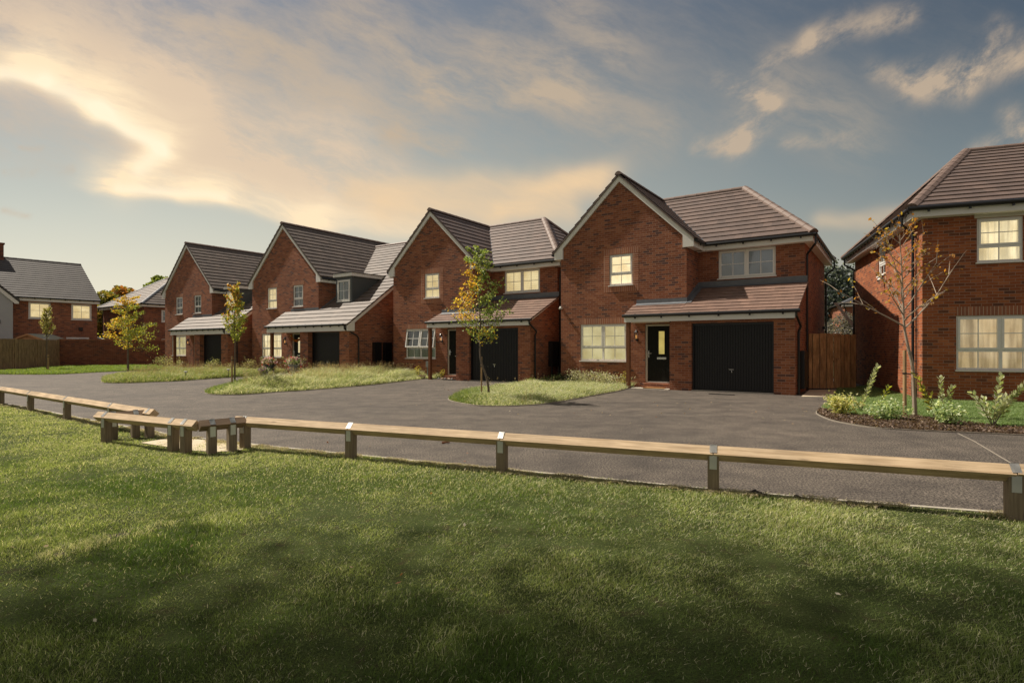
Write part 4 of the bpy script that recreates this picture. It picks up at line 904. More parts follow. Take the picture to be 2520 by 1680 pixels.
# ---------------------------------------------------------------- foliage
def unit(v): return v/np.maximum(1e-9, np.linalg.norm(v, axis=-1, keepdims=True))
def leaves(C, size, aspect=.6, flat=.5, r=rng, fold=True, updir=None):
    """one diamond leaf per centre"""
    N = len(C); n = unit(r.normal(size=(N, 3))*(1, 1, 1)+np.array([0, 0, flat])); t = unit(np.cross(n, r.normal(size=(N, 3))))
    if updir is not None: t = unit(t*.6+updir)
    b = unit(np.cross(n, t)); s = size*r.uniform(.65, 1.3, (N, 1))
    V = np.stack([C-t*s*.5, C+b*s*aspect*.5-t*s*.05, C+t*s*.5, C-b*s*aspect*.5-t*s*.05], 1)
    return V
def mixc(cols, w, r=rng, jit=.12):
    c = np.array(cols)[r.choice(len(cols), len(w) if hasattr(w, '__len__') and np.ndim(w) == 1 and len(w) > 20 else w)] if not hasattr(w, '__len__') else None
    return c*r.uniform(1-jit*2, 1+jit*2, (len(c), 1))
def tree(label, x, y, h, r0, prof, z0, nb, per, size, colf, name='young_tree', bark='bark', seed=1, wob=.04, up=.5, sub=3, group=None, spread=.17, path=None, leader=True, bare=0.0, r_tip=.006):
    r = np.random.default_rng(seed); rr = random.Random(seed)
    H = empty(name, (x, y, 0), 0, label, 'tree', group)
    P = path or [(wob*math.sin(i*1.7+seed)*i/8, wob*math.cos(i*2.1+seed)*i/8, h*.97*i/9) for i in range(10)]
    if path: P = smooth(path, 3)
    m = MB(); m.tube([(P[0][0], P[0][1], -.05)]+P[1:], r0, 8, r_tip)
    def at(z):
        for a, b in zip(P, P[1:]):
            if a[2] <= z <= b[2]: t = (z-a[2])/(b[2]-a[2]+1e-9); return Vector(a).lerp(Vector(b), t)
        return Vector(P[-1])
    C = []
    for i in range(nb):
        z = z0+(h*.96-z0)*((i+rr.random()*.6)/nb)**1.05; a = i*2.39996+rr.uniform(-.4, .4)
        L = prof((z-z0)/(h-z0))*rr.uniform(.75, 1.12)
        el = up+rr.uniform(-.2, .2); p = at(z); rb = max(.0045, r0*.42*(1-(z-z0)/(h-z0)*.7))
        d = Vector((math.cos(a)*math.cos(el), math.sin(a)*math.cos(el), math.sin(el)))
        pts = [p]; 
        for k in range(1, 6):
            d = (d+Vector((rr.uniform(-.14, .14), rr.uniform(-.14, .14), rr.uniform(-.05, .12)))).normalized(); pts.append(pts[-1]+d*L/5)
        m.tube(pts, rb, 5, .0025, cap=False)
        seg = [(pts, L)]
        for k in range(sub):
            q = pts[1+k % 4].lerp(pts[2+k % 4], rr.random()); dd = (d+Vector((rr.uniform(-1, 1), rr.uniform(-1, 1), rr.uniform(-.3, .7)))).normalized(); l2 = L*rr.uniform(.25, .5)
            sp = [q, q+dd*l2*.5+Vector((0, 0, .02)), q+dd*l2]; m.tube(sp, rb*.5, 4, .002, cap=False); seg.append((sp, l2))
        for sp, l in seg:
            n = max(1, int(per*l/L)); arr = np.array([tuple(v) for v in sp])
            t = (bare+(1-bare)*r.random(n)**.7)*(len(arr)-1); i0 = np.minimum(t.astype(int), len(arr)-2); f = (t-i0)[:, None]
            c = arr[i0]*(1-f)+arr[i0+1]*f; C.append(c+r.normal(size=(n, 3))*spread*max(.25, L)*np.array([.5, .5, .4]))
    m.build('trunk', M[bark], H)
    C = np.concatenate(C)
    if leader: n = per; t = r.random(n); C = np.concatenate([C, np.array([[*at(z0+(h-z0)*v)] for v in t*.98])+r.normal(size=(n, 3))*.07])
    V = leaves(C, size, .62, .4, r)
    np_mesh('crown', V, 4, M['leaf'], colf(C, r), H)
    return H
def pick(r, n, cols, p=None, jit=.22): return np.array(cols)[r.choice(len(cols), n, p=p)]*r.uniform(1-jit, 1+jit, (n, 1))
GRN, YGR, YEL, ORG, DGR = (.20, .28, .06), (.38, .40, .08), (.68, .48, .07), (.66, .30, .05), (.09, .14, .04)
def col_t3(C, r):
    n = len(C); c = pick(r, n, [GRN, (.27, .34, .12), (.34, .40, .17), DGR, YGR]); a = pick(r, n, [(.66, .36, .06), YEL, (.60, .40, .06)])
    w = (C[:, 0] < -.30+r.normal(size=n)*.09) & (C[:, 2] > 2.1) & (C[:, 2] < 3.6); w &= r.random(n) < .8; c[w] = a[w]
    w2 = (C[:, 2] < 1.95) & (r.random(n) < .4); c[w2] = pick(r, n, [YEL, YGR])[w2]; return c
def col_t1(C, r):
    n = len(C); c = pick(r, n, [YGR, (.44, .46, .09), GRN]); w = (C[:, 0] < -.1+r.normal(size=n)*.4) | (C[:, 2] > 3.5); c[w] = pick(r, n, [YEL, (.48, .33, .04), YGR, ORG], [.45, .3, .15, .1])[w]; return c
def col_t2(C, r):
    n = len(C); c = pick(r, n, [YGR, (.44, .46, .10), GRN]); w = (C[:, 2] > 2.6+r.normal(size=n)*.35) & (C[:, 0] < .1+r.normal(size=n)*.2); c[w] = pick(r, n, [YEL, ORG, (.45, .27, .05)])[w]; return c
GT = 'young trees planted along the verges'
x, y = G(1201.4, 982.7)
tree('slender tree, orange on its left side and green above, before the open-window house', x, y, 4.12, .034, lambda t: (.20+.74*(1-t)**.8*min(1, .55+t*4)), 1.42, 36, 46, .068, col_t3, seed=4, group=GT, up=.42, path=[(.03, 0, 0), (-.02, 0, .5), (-.17, 0, .95), (-.22, .02, 1.3), (-.20, 0, 1.9), (-.24, 0, 2.6), (-.26, .02, 3.3), (-.27, 0, 4.0)], spread=.15)
x, y = G(577.8, 953)
tree('young tree with yellow top and sparse leaves, in front of the farthest row house', x, y, 3.63, .034, lambda t: .16+.52*(1-t)**.8*min(1, .5+t*3), 1.52, 30, 38, .07, col_t2, seed=8, group=GT, up=.7, spread=.14, wob=.02)
x, y = G(315, 922.6)
tree('yellow and green tree with layered branches, before the brick garden wall', x, y, 4.03, .055, lambda t: .25+1.05*(1-t)**.75, 1.32, 36, 64, .075, col_t1, seed=12, group=GT, up=.12, spread=.15, wob=.02)
x, y = G(115.3, 911)
tree('smallest pale tree before the board fence at the left', x, y, 3.75, .04, lambda t: .25+.42*(1-t)**.7, 1.95, 22, 34, .085, lambda C, r: pick(r, len(C), [(.40, .36, .15), (.30, .30, .10), (.45, .38, .16)]), seed=17, group=GT, up=.95, spread=.16, wob=.02)
x, y = G(2252, 1026.7)
tree('nearly bare tree with a few orange leaves in front of the nearest orange brick house', x, y, 3.68, .043, lambda t: .42+.62*(1-t)**.8*(1.0 if t > .06 else 2.1), 1.72, 24, 9, .07, lambda C, r: pick(r, len(C), [(.50, .22, .03), (.50, .34, .05), (.36, .16, .03), (.22, .13, .03)], [.35, .3, .2, .15]), seed=23, bark='bark_l', group=GT, up=.75, spread=.07, sub=4,
     path=[(0, 0, 0), (-.02, 0, .5), (-.05, 0, 1.0), (-.14, 0, 1.4), (-.20, .02, 1.8), (-.24, 0, 2.4), (-.27, 0, 3.0), (-.30, 0, 3.6)], bare=.35, leader=False)
def stake(label, px, py, h, r, tie=None, tiex=0):
    x, y = G(px, py); H = empty('tree_stake', (x, y, 0), 0, label, 'stake', 'wooden stakes beside young trees')
    m = MB(); m.tube([(0, 0, -.05), (.0, 0, h-.02), (.0, 0, h)], r, 10, r*.9); m.build('post', M['stake'], H)
    q = MB(); q.lathe([(r+.004, 0), (r+.006, .015), (r+.004, .03)], (0, 0, tie), 10); q.tube([(0, 0, tie+.012), (tiex*.5, .01, tie+.005), (tiex, 0, tie+.02)], .011, 6); q.tube([(tiex-.03, -.045, tie+.02), (tiex+.05, -.05, tie+.01), (tiex+.06, .03, tie+.01)], .009, 5); q.build('tie', M['black'], H)
stake('round stake strapped to the slender orange and green tree', 1185, 981.8, 1.13, .022, .86, .11)
stake('round stake against the yellow-topped young tree', 571, 952, 1.08, .03, .92, .07)
stake('thick round stake beside the nearly bare orange-leaved tree', 2226.5, 1029.6, 1.325, .034, .86, .17)
stake('thin stake behind the smallest pale tree at the left', 118.5, 911.5, .95, .05, .8, -.02)

def far_tree(label, x, y, h, w, cols, seed, n=5200, size=.34, group=None, conifer=False, trunk=.22, name='background_tree'):
    r = np.random.default_rng(seed); H = empty(name, (x, y, 0), 0, label, 'tree', group)
    m = MB(); m.tube([(0, 0, -.1), (0, 0, h*.4), (.1, 0, h*.85)], trunk, 8, .05)
    K = 34; B = []
    for i in range(K):
        t = (i+.5)/K; a = i*2.4+r.uniform(-.3, .3)
        if conifer: R_ = w*(1-t)**.8*.55; z = h*(.12+.84*t)
        else: R_ = w*.5*math.sin(math.pi*min(1, .18+t*.80))**.7; z = h*(.16+.74*t)
        q = r.uniform(.25, 1) if not conifer else r.uniform(.5, 1)
        B.append((math.cos(a)*R_*q, math.sin(a)*R_*q, z, w*(.10 if conifer else .15)*r.uniform(.7, 1.25)))
        m.tube([(0, 0, z*.7), (math.cos(a)*R_*q*.6, math.sin(a)*R_*q*.6, z*.93), (B[-1][0], B[-1][1], z)], trunk*.25, 4, .02, cap=False)
    m.build('trunk', M['bark'], H)
    B = np.array(B); k = r.integers(0, K, n); d = unit(r.normal(size=(n, 3)))*r.uniform(.45, 1.05, (n, 1))**.6
    C = B[k, :3]+d*B[k, 3:4]*np.array([1.25, 1.25, .85])
    np_mesh('crown', leaves(C, size, .7, .5, r), 4, M['leaf'], pick(r, n, cols, None, .3)*r.uniform(.8, 1.2, K)[k][:, None], H)
aut = [(.30, .17, .03), (.36, .14, .03), (.22, .20, .04), (.13, .15, .03)]
GB = 'trees standing far behind the houses'
far_tree('orange autumn tree rising between the two houses at the left', -47.3, 68, 9.4, 5.2, aut[:3], 31, group=GB, size=.42)
far_tree('yellow green tree behind the garden wall, left of the orange one', -46.4, 64, 8.2, 4.4, [(.17, .19, .04), (.22, .22, .05), (.28, .20, .04)], 32, group=GB, size=.40)
far_tree('low mixed autumn tree filling the gap above the garden wall', -43.6, 60, 5.9, 4.6, [(.25, .20, .04), (.15, .15, .04), (.30, .18, .04)], 35, group=GB, size=.38)
far_tree('bright green treetop behind the farthest row house', -35.3, 56, 9.2, 4.0, [(.22, .26, .05), (.16, .20, .05)], 33, group=GB, size=.34)
dk = [(.05, .07, .065), (.08, .10, .095), (.15, .17, .165), (.035, .05, .045)]
far_tree('dark evergreen filling the left of the gap behind the timber gate', 30.8, 54.5, 9.6, 9.5, dk, 41, 9500, .34, GB, name='evergreen_tree')
far_tree('dark evergreen with a pointed top at the right of the gap', 35.0, 57.5, 9.8, 8.5, dk, 42, 9500, .34, GB, name='evergreen_tree')
far_tree('lower dark evergreen between the two taller ones in the gap', 31.8, 52, 7.4, 7.0, dk, 43, 9000, .32, GB, name='evergreen_tree')
far_tree('low grey twiggy tree just above the timber gate', 26.2, 43.5, 3.9, 5.5, [(.15, .14, .13), (.20, .185, .17), (.11, .10, .10)], 44, 8000, .15, GB)

GN = 'tall trees just beside the lawn, left of the view'
for i, (tx, ty, cx_, cy_, sx_, nl) in enumerate([(-14.2, 4.2, -11.2, 3.8, 2.9, 50000), (-9.6, 3.2, -5.9, 4.15, 3.9, 100000)]):  # out-of-view trees added so their crowns darken the near lawn
    r = np.random.default_rng(200+i); rr = random.Random(200+i)
    H = empty('broadleaf_tree', (tx, ty, 0), 0, ['tall broadleaf tree beside the lawn, farthest from the viewpoint', 'wide broadleaf tree beside the lawn, its crown reaching over the viewpoint'][i], 'tree', GN)
    m = MB(); q = Vector((cx_-tx, cy_-ty, 0)); m.tube([(0, 0, -.1), (q.x*.1, q.y*.1, 3), (q.x*.5, q.y*.5, 7), (q.x, q.y, 11), (q.x, q.y, 13.5)], .26, 10, .05)
    for k in range(40):
        e_ = Vector((q.x+rr.gauss(0, sx_*.75), q.y+rr.gauss(0, 1.6), 11.4+rr.gauss(0, .9))); m.tube([q+Vector((0, 0, 9+k*.07)), q.lerp(e_, .5)+Vector((0, 0, 5.2)), e_], .045, 4, .008, cap=False)
    C = r.normal(size=(nl, 3))*np.array([sx_, 1.5, 1.15])+np.array([q.x, q.y, 11.4]); C = C[(C[:, 2] > 8.6) & (np.abs(C[:, 1]-q.y) < 4.6)]
    m.build('trunk', M['bark'], H); np_mesh('crown', leaves(C, .115, .7, .8, r), 4, M['leaf'], pick(r, len(C), [GRN, YGR, DGR]), H)

def shrub(label, x, y, w, h, n, size, cols, seed, stems=7, name='shrub', cat='shrub', group=None, petals=None, z=0, aspect=.6):
    r = np.random.default_rng(seed); rr = random.Random(seed); H = empty(name, (x, y, z), 0, label, cat, group); m = MB(); C = []
    for i in range(stems):
        a = rr.uniform(0, 6.28); R_ = w*.5*rr.uniform(.3, .95); hh = h*rr.uniform(.65, .98)*(1-.35*(R_/(w*.5))**2)
        p = [Vector((0, 0, -.02)), Vector((math.cos(a)*R_*.45, math.sin(a)*R_*.45, hh*.55)), Vector((math.cos(a)*R_, math.sin(a)*R_, hh))]
        m.tube(p, .007, 4, .002, cap=False); t = r.random((n//stems, 1))**.6
        c = np.array(p[0])*(1-t)**2+2*np.array(p[1])*t*(1-t)+np.array(p[2])*t*t; C.append(c+r.normal(size=c.shape)*np.array([w*.11, w*.11, h*.09]))
    m.build('stems', M['bark'], H); C = np.concatenate(C); C[:, 2] = np.maximum(C[:, 2], .01)
    np_mesh('foliage', leaves(C, size, aspect, .6, r), 4, M['leaf'], pick(r, len(C), cols), H)
    if petals:
        k = r.choice(len(C), petals[0]); Q = C[k]+np.array([0, 0, size*.5]); Q = np.repeat(Q, 4, 0)+r.normal(size=(len(k)*4, 3))*petals[2]*.35
        np_mesh('flowers', leaves(Q, petals[2], .8, 1.5, r), 4, M['petal'], pick(r, len(Q), petals[1]), H)
    return H
def stem_plant(label, x, y, tops, seed, size=.07, cols=None, group=None, dens=22):
    """upright laurel-like plant; tops = stem end offsets (dx, dy, z)"""
    r = np.random.default_rng(seed); H = empty('laurel_plant', (x, y, 0), 0, label, 'plant', group); m = MB(); V = []; T = []
    for j, (dx, dy, hz) in enumerate(tops):
        p0 = Vector((0, 0, 0)); p1 = Vector((dx*.35, dy*.35, hz*.5)); p2 = Vector((dx, dy, hz)); m.tube([p0*(1-t)**2+2*p1*t*(1-t)+p2*t*t for t in np.linspace(0, 1, 7)], .008, 5, .003, cap=False)
        n = int(dens*1.05*p2.length/.6)
        for i in range(n):
            t = .22+.78*i/n; c = p0*(1-t)**2+2*p1*t*(1-t)+p2*t*t; tg = ((p2-p1)*t+(p1-p0)*(1-t)).normalized()
            a = i*2.4+j; s1 = tg.orthogonal().normalized(); s2 = tg.cross(s1); out = (s1*math.cos(a)+s2*math.sin(a)+tg*(.5+t)).normalized(); s = size*1.15*r.uniform(.7, 1.2)
            bn = out.cross(tg).normalized(); q = c+out*.01
            V.append([q, q+out*s*.5+bn*s*.30+tg*s*.06, q+out*s, q+out*s*.5-bn*s*.30+tg*s*.06])
    m.build('stems', M['bark'], H); V = np.array([[tuple(v) for v in q] for q in V]); np_mesh('foliage', V, 4, M['leaf'], pick(r, len(V), cols or [(.40, .43, .24), (.56, .58, .38), (.26, .31, .13)]), H)
    return H
GS = 'shrubs in the mulch bed'
cream_l = [(.62, .58, .28), (.48, .48, .18), (.32, .36, .12), (.70, .66, .36)]
white_l = [(.46, .54, .30), (.30, .40, .19), (.62, .68, .44), (.18, .27, .11)]
x, y = G(2070, 1022); shrub('round cream and yellow shrub at the left tip of the mulch bed', x, y, .62, .50, 1100, .055, cream_l, 61, 14, group=GS)
x, y = G(2183, 1035); shrub('low pale green shrub between the tip and the stake', x, y, .72, .42, 1200, .055, white_l, 62, 14, group=GS)
x, y = G(2335, 1047); shrub('bushy white-tinged shrub right of the bare tree', x, y, .62, .46, 1150, .055, white_l, 63, 16, group=GS)
x, y = G(2421, 1004); shrub('small grey shrub by the wall under the big curtained window', x+.9, y+.5, .45, .35, 350, .045, [(.25, .28, .22), (.35, .33, .30)], 66, 8, group=GS)
GL = 'laurel plants in the mulch bed'
x, y = G(2120, 1014.6); stem_plant('tall laurel leaning right, at the left end of the bed', x, y, [(.34, 0, .98), (.08, .05, .35), (-.15, .02, .28)], 71, .085, dens=30, group=GL)
x, y = G(2163, 1006); stem_plant('small yellow-green laurel sprig left of the stake', x, y, [(.25, .05, .50)], 72, .09, [(.40, .42, .06), (.30, .34, .06)], GL, 18)
x, y = G(2300, 1030); stem_plant('yellowing laurel leaning left against the trunk', x, y, [(-.30, .1, .85), (-.22, .1, .62), (-.12, -.05, .45)], 73, .10, [(.42, .38, .07), (.30, .30, .07)], GL, 16)
x, y = G(2322, 1030); stem_plant('upright laurel with forked top right of the trunk', x, y, [(-.02, .05, .78), (.2, .05, .62), (.12, 0, .42)], 74, .085, None, GL, 26)
x, y = G(2443, 1052); stem_plant('largest laurel, wide and forked, at the right end of the bed', x, y, [(-.36, 0, .60), (.17, .03, .90), (.52, 0, .72), (.34, .1, .55), (-.08, .1, .5), (.62, -.05, .85)], 75, .088, None, GL, 26)
gs = [(.34, .34, .22), (.48, .46, .34), (.24, .26, .14), (.60, .57, .45)]
GW = 'low shrubs along the house walls'
for i, (u, v, w, h, lab, cl) in enumerate([(1.15, -.50, 1.5, .62, 'wide grey-green shrub beneath the left ground window of the large near house', gs), (2.30, -.55, 1.3, .60, 'pale grey shrub beside the porch post of the large near house', gs), (.3, -.4, 1.0, .45, 'dark low shrub at the left corner of the large near house', [(.05, .07, .03), (.09, .11, .05)]), (2.72, -.35, .35, .62, 'small yellow-leaved bush right by the near porch post', [(.5, .42, .06), (.35, .33, .08)])]):
    x, y = loc(P4, u, v); shrub(lab, x, y, w, h, 1500 if w > .5 else 200, .05, cl, 80+i, 14 if w > .5 else 5, group=GW)
for i, (u, v, w, h, lab, cl) in enumerate([(.6, -.5, .7, .55, 'dark leafy shrub at the left corner of the house with the open window', [(.07, .10, .03), (.12, .15, .05)]), (1.35, -.9, .8, .28, 'low green mound under the open window', [(.16, .22, .06), (.22, .26, .08)]), (2.05, -.45, .3, .62, 'yellow-leaved bush under the open window', [(.55, .45, .06), (.4, .36, .08)]), (2.5, -.7, .4, .22, 'small purple-grey plant by the porch post of the open-window house', [(.16, .10, .10), (.2, .16, .12)]), (3.2, -.15, .22, .5, 'thin yellow plant inside the porch of the open-window house', [(.55, .45, .06), (.4, .36, .08)]), (8.6, -.35, .55, .35, 'dark green bush between the two nearest row houses', [(.06, .10, .03), (.15, .2, .05)]), (8.2, -.85, .3, .3, 'bright green bush at the corner of the open-window house garage', [(.28, .33, .08), (.2, .25, .06)])]):
    x, y = loc(P3, u, v); shrub(lab, x, y, w, h, int(700*w), .05, cl, 90+i, 8, group=GW)
for i, (u, v, w, h, lab) in enumerate([(1.2, -.9, .9, .8, 'leggy pale weed bush left of the flower pots'), (.3, -1.3, .9, .55, 'sprawling weeds at the corner of the dormer house'), (4.6, -.6, .5, .9, 'reddish leafy plant between the two flower pots'), (-1.0, -1.6, 1.2, .5, 'low flowering weeds left of the pots')]):
    x, y = loc(P2, u, v); shrub(lab, x, y, w, h, 360, .07, [(.30, .27, .13), (.2, .2, .08), (.38, .33, .2)] if i != 2 else [(.30, .12, .05), (.2, .14, .05)], 100+i, 9, group=GW, petals=(16, [(.6, .15, .08), (.7, .4, .1)], .06) if i > 1 else None)
for i, (u, v, w, h, lab) in enumerate([(1.0, -.5, 1.3, .9, 'pale shrub under the window of the farthest row house'), (2.7, -.6, 1.2, .8, 'yellowish shrub right of the far porch post'), (9.4, -1.6, .9, .8, 'leggy shrub at the garage corner of the farthest row house')]):
    x, y = loc(P1, u, v); shrub(lab, x, y, w, h, 500, .07, [(.33, .33, .16), (.42, .40, .2), (.2, .22, .08)], 110+i, 10, group=GW)

def flower_pot(label, x, y, r, h, mat, prof, seed, fl, pw=.4, ph=.3, cols=[(.62, .42, .50), (.75, .66, .62), (.55, .25, .40), (.6, .1, .08)]):
    H = empty('flower_pot', (x, y, 0), 0, label, 'flower pot'); m = MB(); m.lathe([(a*r, b*h) for a, b in prof], n=18); m.build('pot', M[mat], H)
    s = MB(); s.lathe([(0, h*.93), (r*.9, h*.93)], n=14); s.build('soil', M['soil'], H)
    r_ = np.random.default_rng(seed); n = 420; C = r_.normal(size=(n, 3))*np.array([pw*.36, pw*.36, ph*.3])+np.array([0, 0, h+ph*.35]); C = C[C[:, 2] > h*.85]
    np_mesh('foliage', leaves(C, .06, .6, .5, r_), 4, M['leaf'], pick(r_, len(C), [(.14, .2, .06), (.22, .26, .12), (.3, .32, .2)]), H)
    C = unit(r_.normal(size=(fl, 3))+np.array([0, 0, .8]))*np.array([pw*.62, pw*.62, ph*.75])+np.array([0, 0, h+ph*.1]); C = np.repeat(C, 5, 0)+r_.normal(size=(fl*5, 3))*.02
    np_mesh('flowers', leaves(C, .065, .85, 1.2, r_), 4, M['petal'], np.repeat(pick(r_, fl, cols), 5, 0), H)
pot = [(.0, .0), (.78, .0), (.86, .5), (.95, .9), (1.06, .92), (1.06, 1), (.95, 1), (.9, .93)]
urn = [(0, 0), (.75, 0), (.75, .12), (.45, .2), (.42, .35), (.8, .55), (1, .85), (1.12, .9), (1.1, 1), (.95, 1), (.9, .93)]
x, y = G(663, 920.5); flower_pot('wide dark blue flower pot with pink and white blooms left of the porch post', x, y, .29, .50, 'pot', pot, 121, 60, .62, .42)
x, y = G(722, 928); flower_pot('tall stone urn of pink and white flowers, right of the porch post', x, y, .20, .58, 'stone', urn, 122, 50, .6, .42)
x, y = G(648, 924.5); flower_pot('small green bowl with purple flowers at the foot of the wide blue pot', x, y, .22, .20, 'pot_g', pot, 123, 34, .36, .22, [(.30, .14, .35), (.5, .35, .55)])
def solar(px, py, h, label, white=True):
    x, y = G(px, py); H = empty('garden_light', (x, y, 0), 0, label, 'garden light', 'solar garden lights in the verges'); m = MB(); m.tube([(0, 0, 0), (0, 0, h)], .012, 6); m.build('stake', M['black'], H)
    q = MB(); q.lathe([(0, h), (.05, h+.01), (.055, h+.05), (.075, h+.055), (.07, h+.075), (0, h+.085)], n=10); q.build('head', M['metal' if white else 'black'], H)
solar(457, 935, .30, 'solar garden light alone in the grass before the far porch'); solar(562, 930, .33, 'solar garden light in front of the yellow-topped tree'); solar(331, 935, .16, 'squat dark solar light by the yellow layered tree', False)
x, y = G(631, 913); H = empty('vent_pipe', (x, y, 0), 0, 'grey upright vent pipe at the corner of the dormer house', 'pipe'); m = MB(); m.tube([(0, 0, 0), (0, 0, .5)], .06, 8); m.build('pipe', M['steel'], H); m = MB(); m.box(-.1, .1, -.1, .1, .5, .78); m.build('cap', M['steel'], H)
x, y = loc(P3, 2.42, -.25); H = empty('service_post', (x, y, 0), rad(-34), 'grey service post with white cap beside the open-window house', 'post'); m = MB(); m.box(-.03, .03, -.03, .03, 0, .62); m.build('post', M['steel'], H); m = MB(); m.box(-.08, .08, -.05, .05, .5, .76); m.build('cap', M['steel'], H)
# flower garland over the dormer house's door
x, y = loc(P2, 4.3, -.08); H = empty('garland', (x, y, 0), rad(-34.7), 'orange flower garland hanging over the dark door of the dormer house', 'garland')
r_ = np.random.default_rng(5); t = np.linspace(0, math.pi, 60); C = np.stack([np.cos(t)*.42, np.zeros(60)-.02, 2.02-np.sin(t)*.3], 1); C = np.repeat(C, 6, 0)+r_.normal(size=(360, 3))*.025
m = MB(); m.tube([tuple(c) for c in np.stack([np.cos(t)*.42, np.zeros(60)-.02, 2.02-np.sin(t)*.3], 1)[::4]], .01, 5); m.build('cord', M['bark'], H); np_mesh('petals', leaves(C, .05, .8, .3, r_), 4, M['petal'], pick(r_, 360, [(.6, .2, .03), (.55, .08, .02), (.6, .4, .05)]), H)

# ---------------------------------------------------------------- grass
def inside(px, py, poly):
    c = np.zeros(len(px), bool); n = len(poly)
    for i in range(n):
        (x1, y1), (x2, y2) = poly[i], poly[(i+1) % n]
        if y1 == y2: continue
        c ^= ((y1 > py) != (y2 > py)) & (px < (x2-x1)*(py-y1)/(y2-y1)+x1)
    return c
def vnoise(x, y, f, seed):
    """smooth value noise"""
    r = np.random.default_rng(seed); g = r.random((64, 64)); X, Y = x*f+100, y*f+100; i, j = np.floor(X).astype(int), np.floor(Y).astype(int); u, v = X-i, Y-j; u, v = u*u*(3-2*u), v*v*(3-2*v)
    q = lambda a, b: g[a % 64, b % 64]
    return (q(i, j)*(1-u)+q(i+1, j)*u)*(1-v)+(q(i, j+1)*(1-u)+q(i+1, j+1)*u)*v
def blades(x, y, z, h, w, lean, r, wind=(.35, -.2)):
    """bent two-piece blades; returns triangles"""
    N = len(x); a = r.uniform(0, 6.283, N); dx, dy = np.cos(a), np.sin(a); la = r.uniform(0, 6.283, N); ln = lean*r.uniform(.3, 1.3, N)*h
    lx, ly = np.cos(la)*ln+wind[0]*h*.6, np.sin(la)*ln+wind[1]*h*.6; B = np.stack([x, y, z], 1); D = np.stack([dx, dy, dx*0], 1)*(w/2)[:, None]
    M1 = B+np.stack([lx*.35, ly*.35, h*.6], 1); T = B+np.stack([lx, ly, h*.6+h*.4*np.clip(1-lean*.4, .2, 1)], 1)
    return np.concatenate([np.stack([B-D, B+D, M1+D*.8], 1), np.stack([B-D, M1+D*.8, M1-D*.8], 1), np.stack([M1-D*.8, M1+D*.8, T], 1)], 0)
def scatter(poly, dens, r, yr=None, xr=None, view=True):
    P = np.array(poly); x0, x1 = (P[:, 0].min(), P[:, 0].max()) if xr is None else xr; y0, y1 = (P[:, 1].min(), P[:, 1].max()) if yr is None else yr
    n = int((x1-x0)*(y1-y0)*dens); x, y = r.uniform(x0, x1, n), r.uniform(y0, y1, n); k = inside(x, y, poly)
    if view: k &= np.abs(x) < y*.97+1.0
    return x[k], y[k]
r = np.random.default_rng(11)
LV, LT = [], []
BARE = [(*G(287, 1326), .085), (*G(145, 1370), .05), (*G(393, 1306), .045)]
for (bx_, by_, br_), lab in zip(BARE, ('largest bare soil patch in the lawn, in the middle of the scar', 'small bare soil patch at the near left end of the lawn scar', 'small bare soil patch at the far right end of the lawn scar')): blob('soil_patch', M['soil'], (bx_, by_, .018), br_*.9, int(br_*1000), .16, lab, 'soil patch')
def zlawn(x, y): return .02+.018*(vnoise(x, y, 1.3, 3)-.5)+.010*(vnoise(x, y, 5, 4)-.5)
for (ya, yb, dens, w, h) in ((1.9, 2.9, 15000, .0030, .034), (2.9, 4.0, 11000, .0036, .036), (4.0, 5.6, 7500, .0046, .038), (5.6, 8, 4600, .006, .038), (8, 11, 2600, .0085, .038), (11, 15, 1500, .012, .04), (15, 24, 500, .02, .045)):
    x, y = scatter(lawn_poly, dens, r, (ya, yb), (-24 if yb > 15 else -yb*1.0-1.0, min(yb+1.0, 8)))
    if not len(x): continue
    n = len(x); pat = vnoise(x, y, .9, 8)*.5+vnoise(x, y, 2.7, 9)*.3+vnoise(x, y, 9, 10)*.2
    # thin worn strip near the kerb
    (sx0, sy0), (sx1, sy1) = G(130, 1375), G(410, 1300); q = np.clip(((x-sx0)*(sx1-sx0)+(y-sy0)*(sy1-sy0))/((sx1-sx0)**2+(sy1-sy0)**2), 0, 1); sd = np.hypot(x-sx0-q*(sx1-sx0), y-sy0-q*(sy1-sy0)); scar = sd < .07+.05*vnoise(x, y, 8, 30)
    bare = np.zeros(n, bool)
    for bx_, by_, br_ in BARE: bare |= np.hypot((x-bx_), (y-by_)*1.3) < br_*(.7+.6*vnoise(x, y, 20, 31))
    hh = h*r.uniform(.6, 1.25, n)*(.75+.6*vnoise(x, y, 3.1, 12))*np.where(scar, 1.5, 1)*np.where(bare & (r.random(n) < .85), .05, 1)
    V = blades(x, y, zlawn(x, y)-.012, hh, w*r.uniform(.7, 1.2, n), .75, r)
    g0, g1, g2 = np.array((.100, .165, .032)), np.array((.315, .37, .125)), np.array((.70, .66, .45)); tt = np.clip((pat-.34)/.34, 0, 1)[:, None]
    c = (g0*(1-tt)+g1*tt)*r.uniform(.65, 1.3, (n, 1)); kd = np.full(n, 9.0)
    for (ax, ay), (bx, by) in zip(KG, KG[1:]):
        lx, ly = bx-ax, by-ay; q = np.clip(((x-ax)*lx+(y-ay)*ly)/(lx*lx+ly*ly), 0, 1); kd = np.minimum(kd, np.hypot(x-ax-q*lx, y-ay-q*ly))
    wear = np.clip(1-kd/2.4, 0, 1); tt = np.clip(tt+.45*wear[:, None], 0, 1.15); c = (g0*(1-tt)+g1*tt)*r.uniform(.6, 1.35, (n, 1)); dry = r.random(n) < .06+.10*tt[:, 0]+.16*wear+.35*scar; c[dry] = g2*r.uniform(.7, 1.2, (dry.sum(), 1))
    LV.append(V); LT.append(np.concatenate([c]*3))
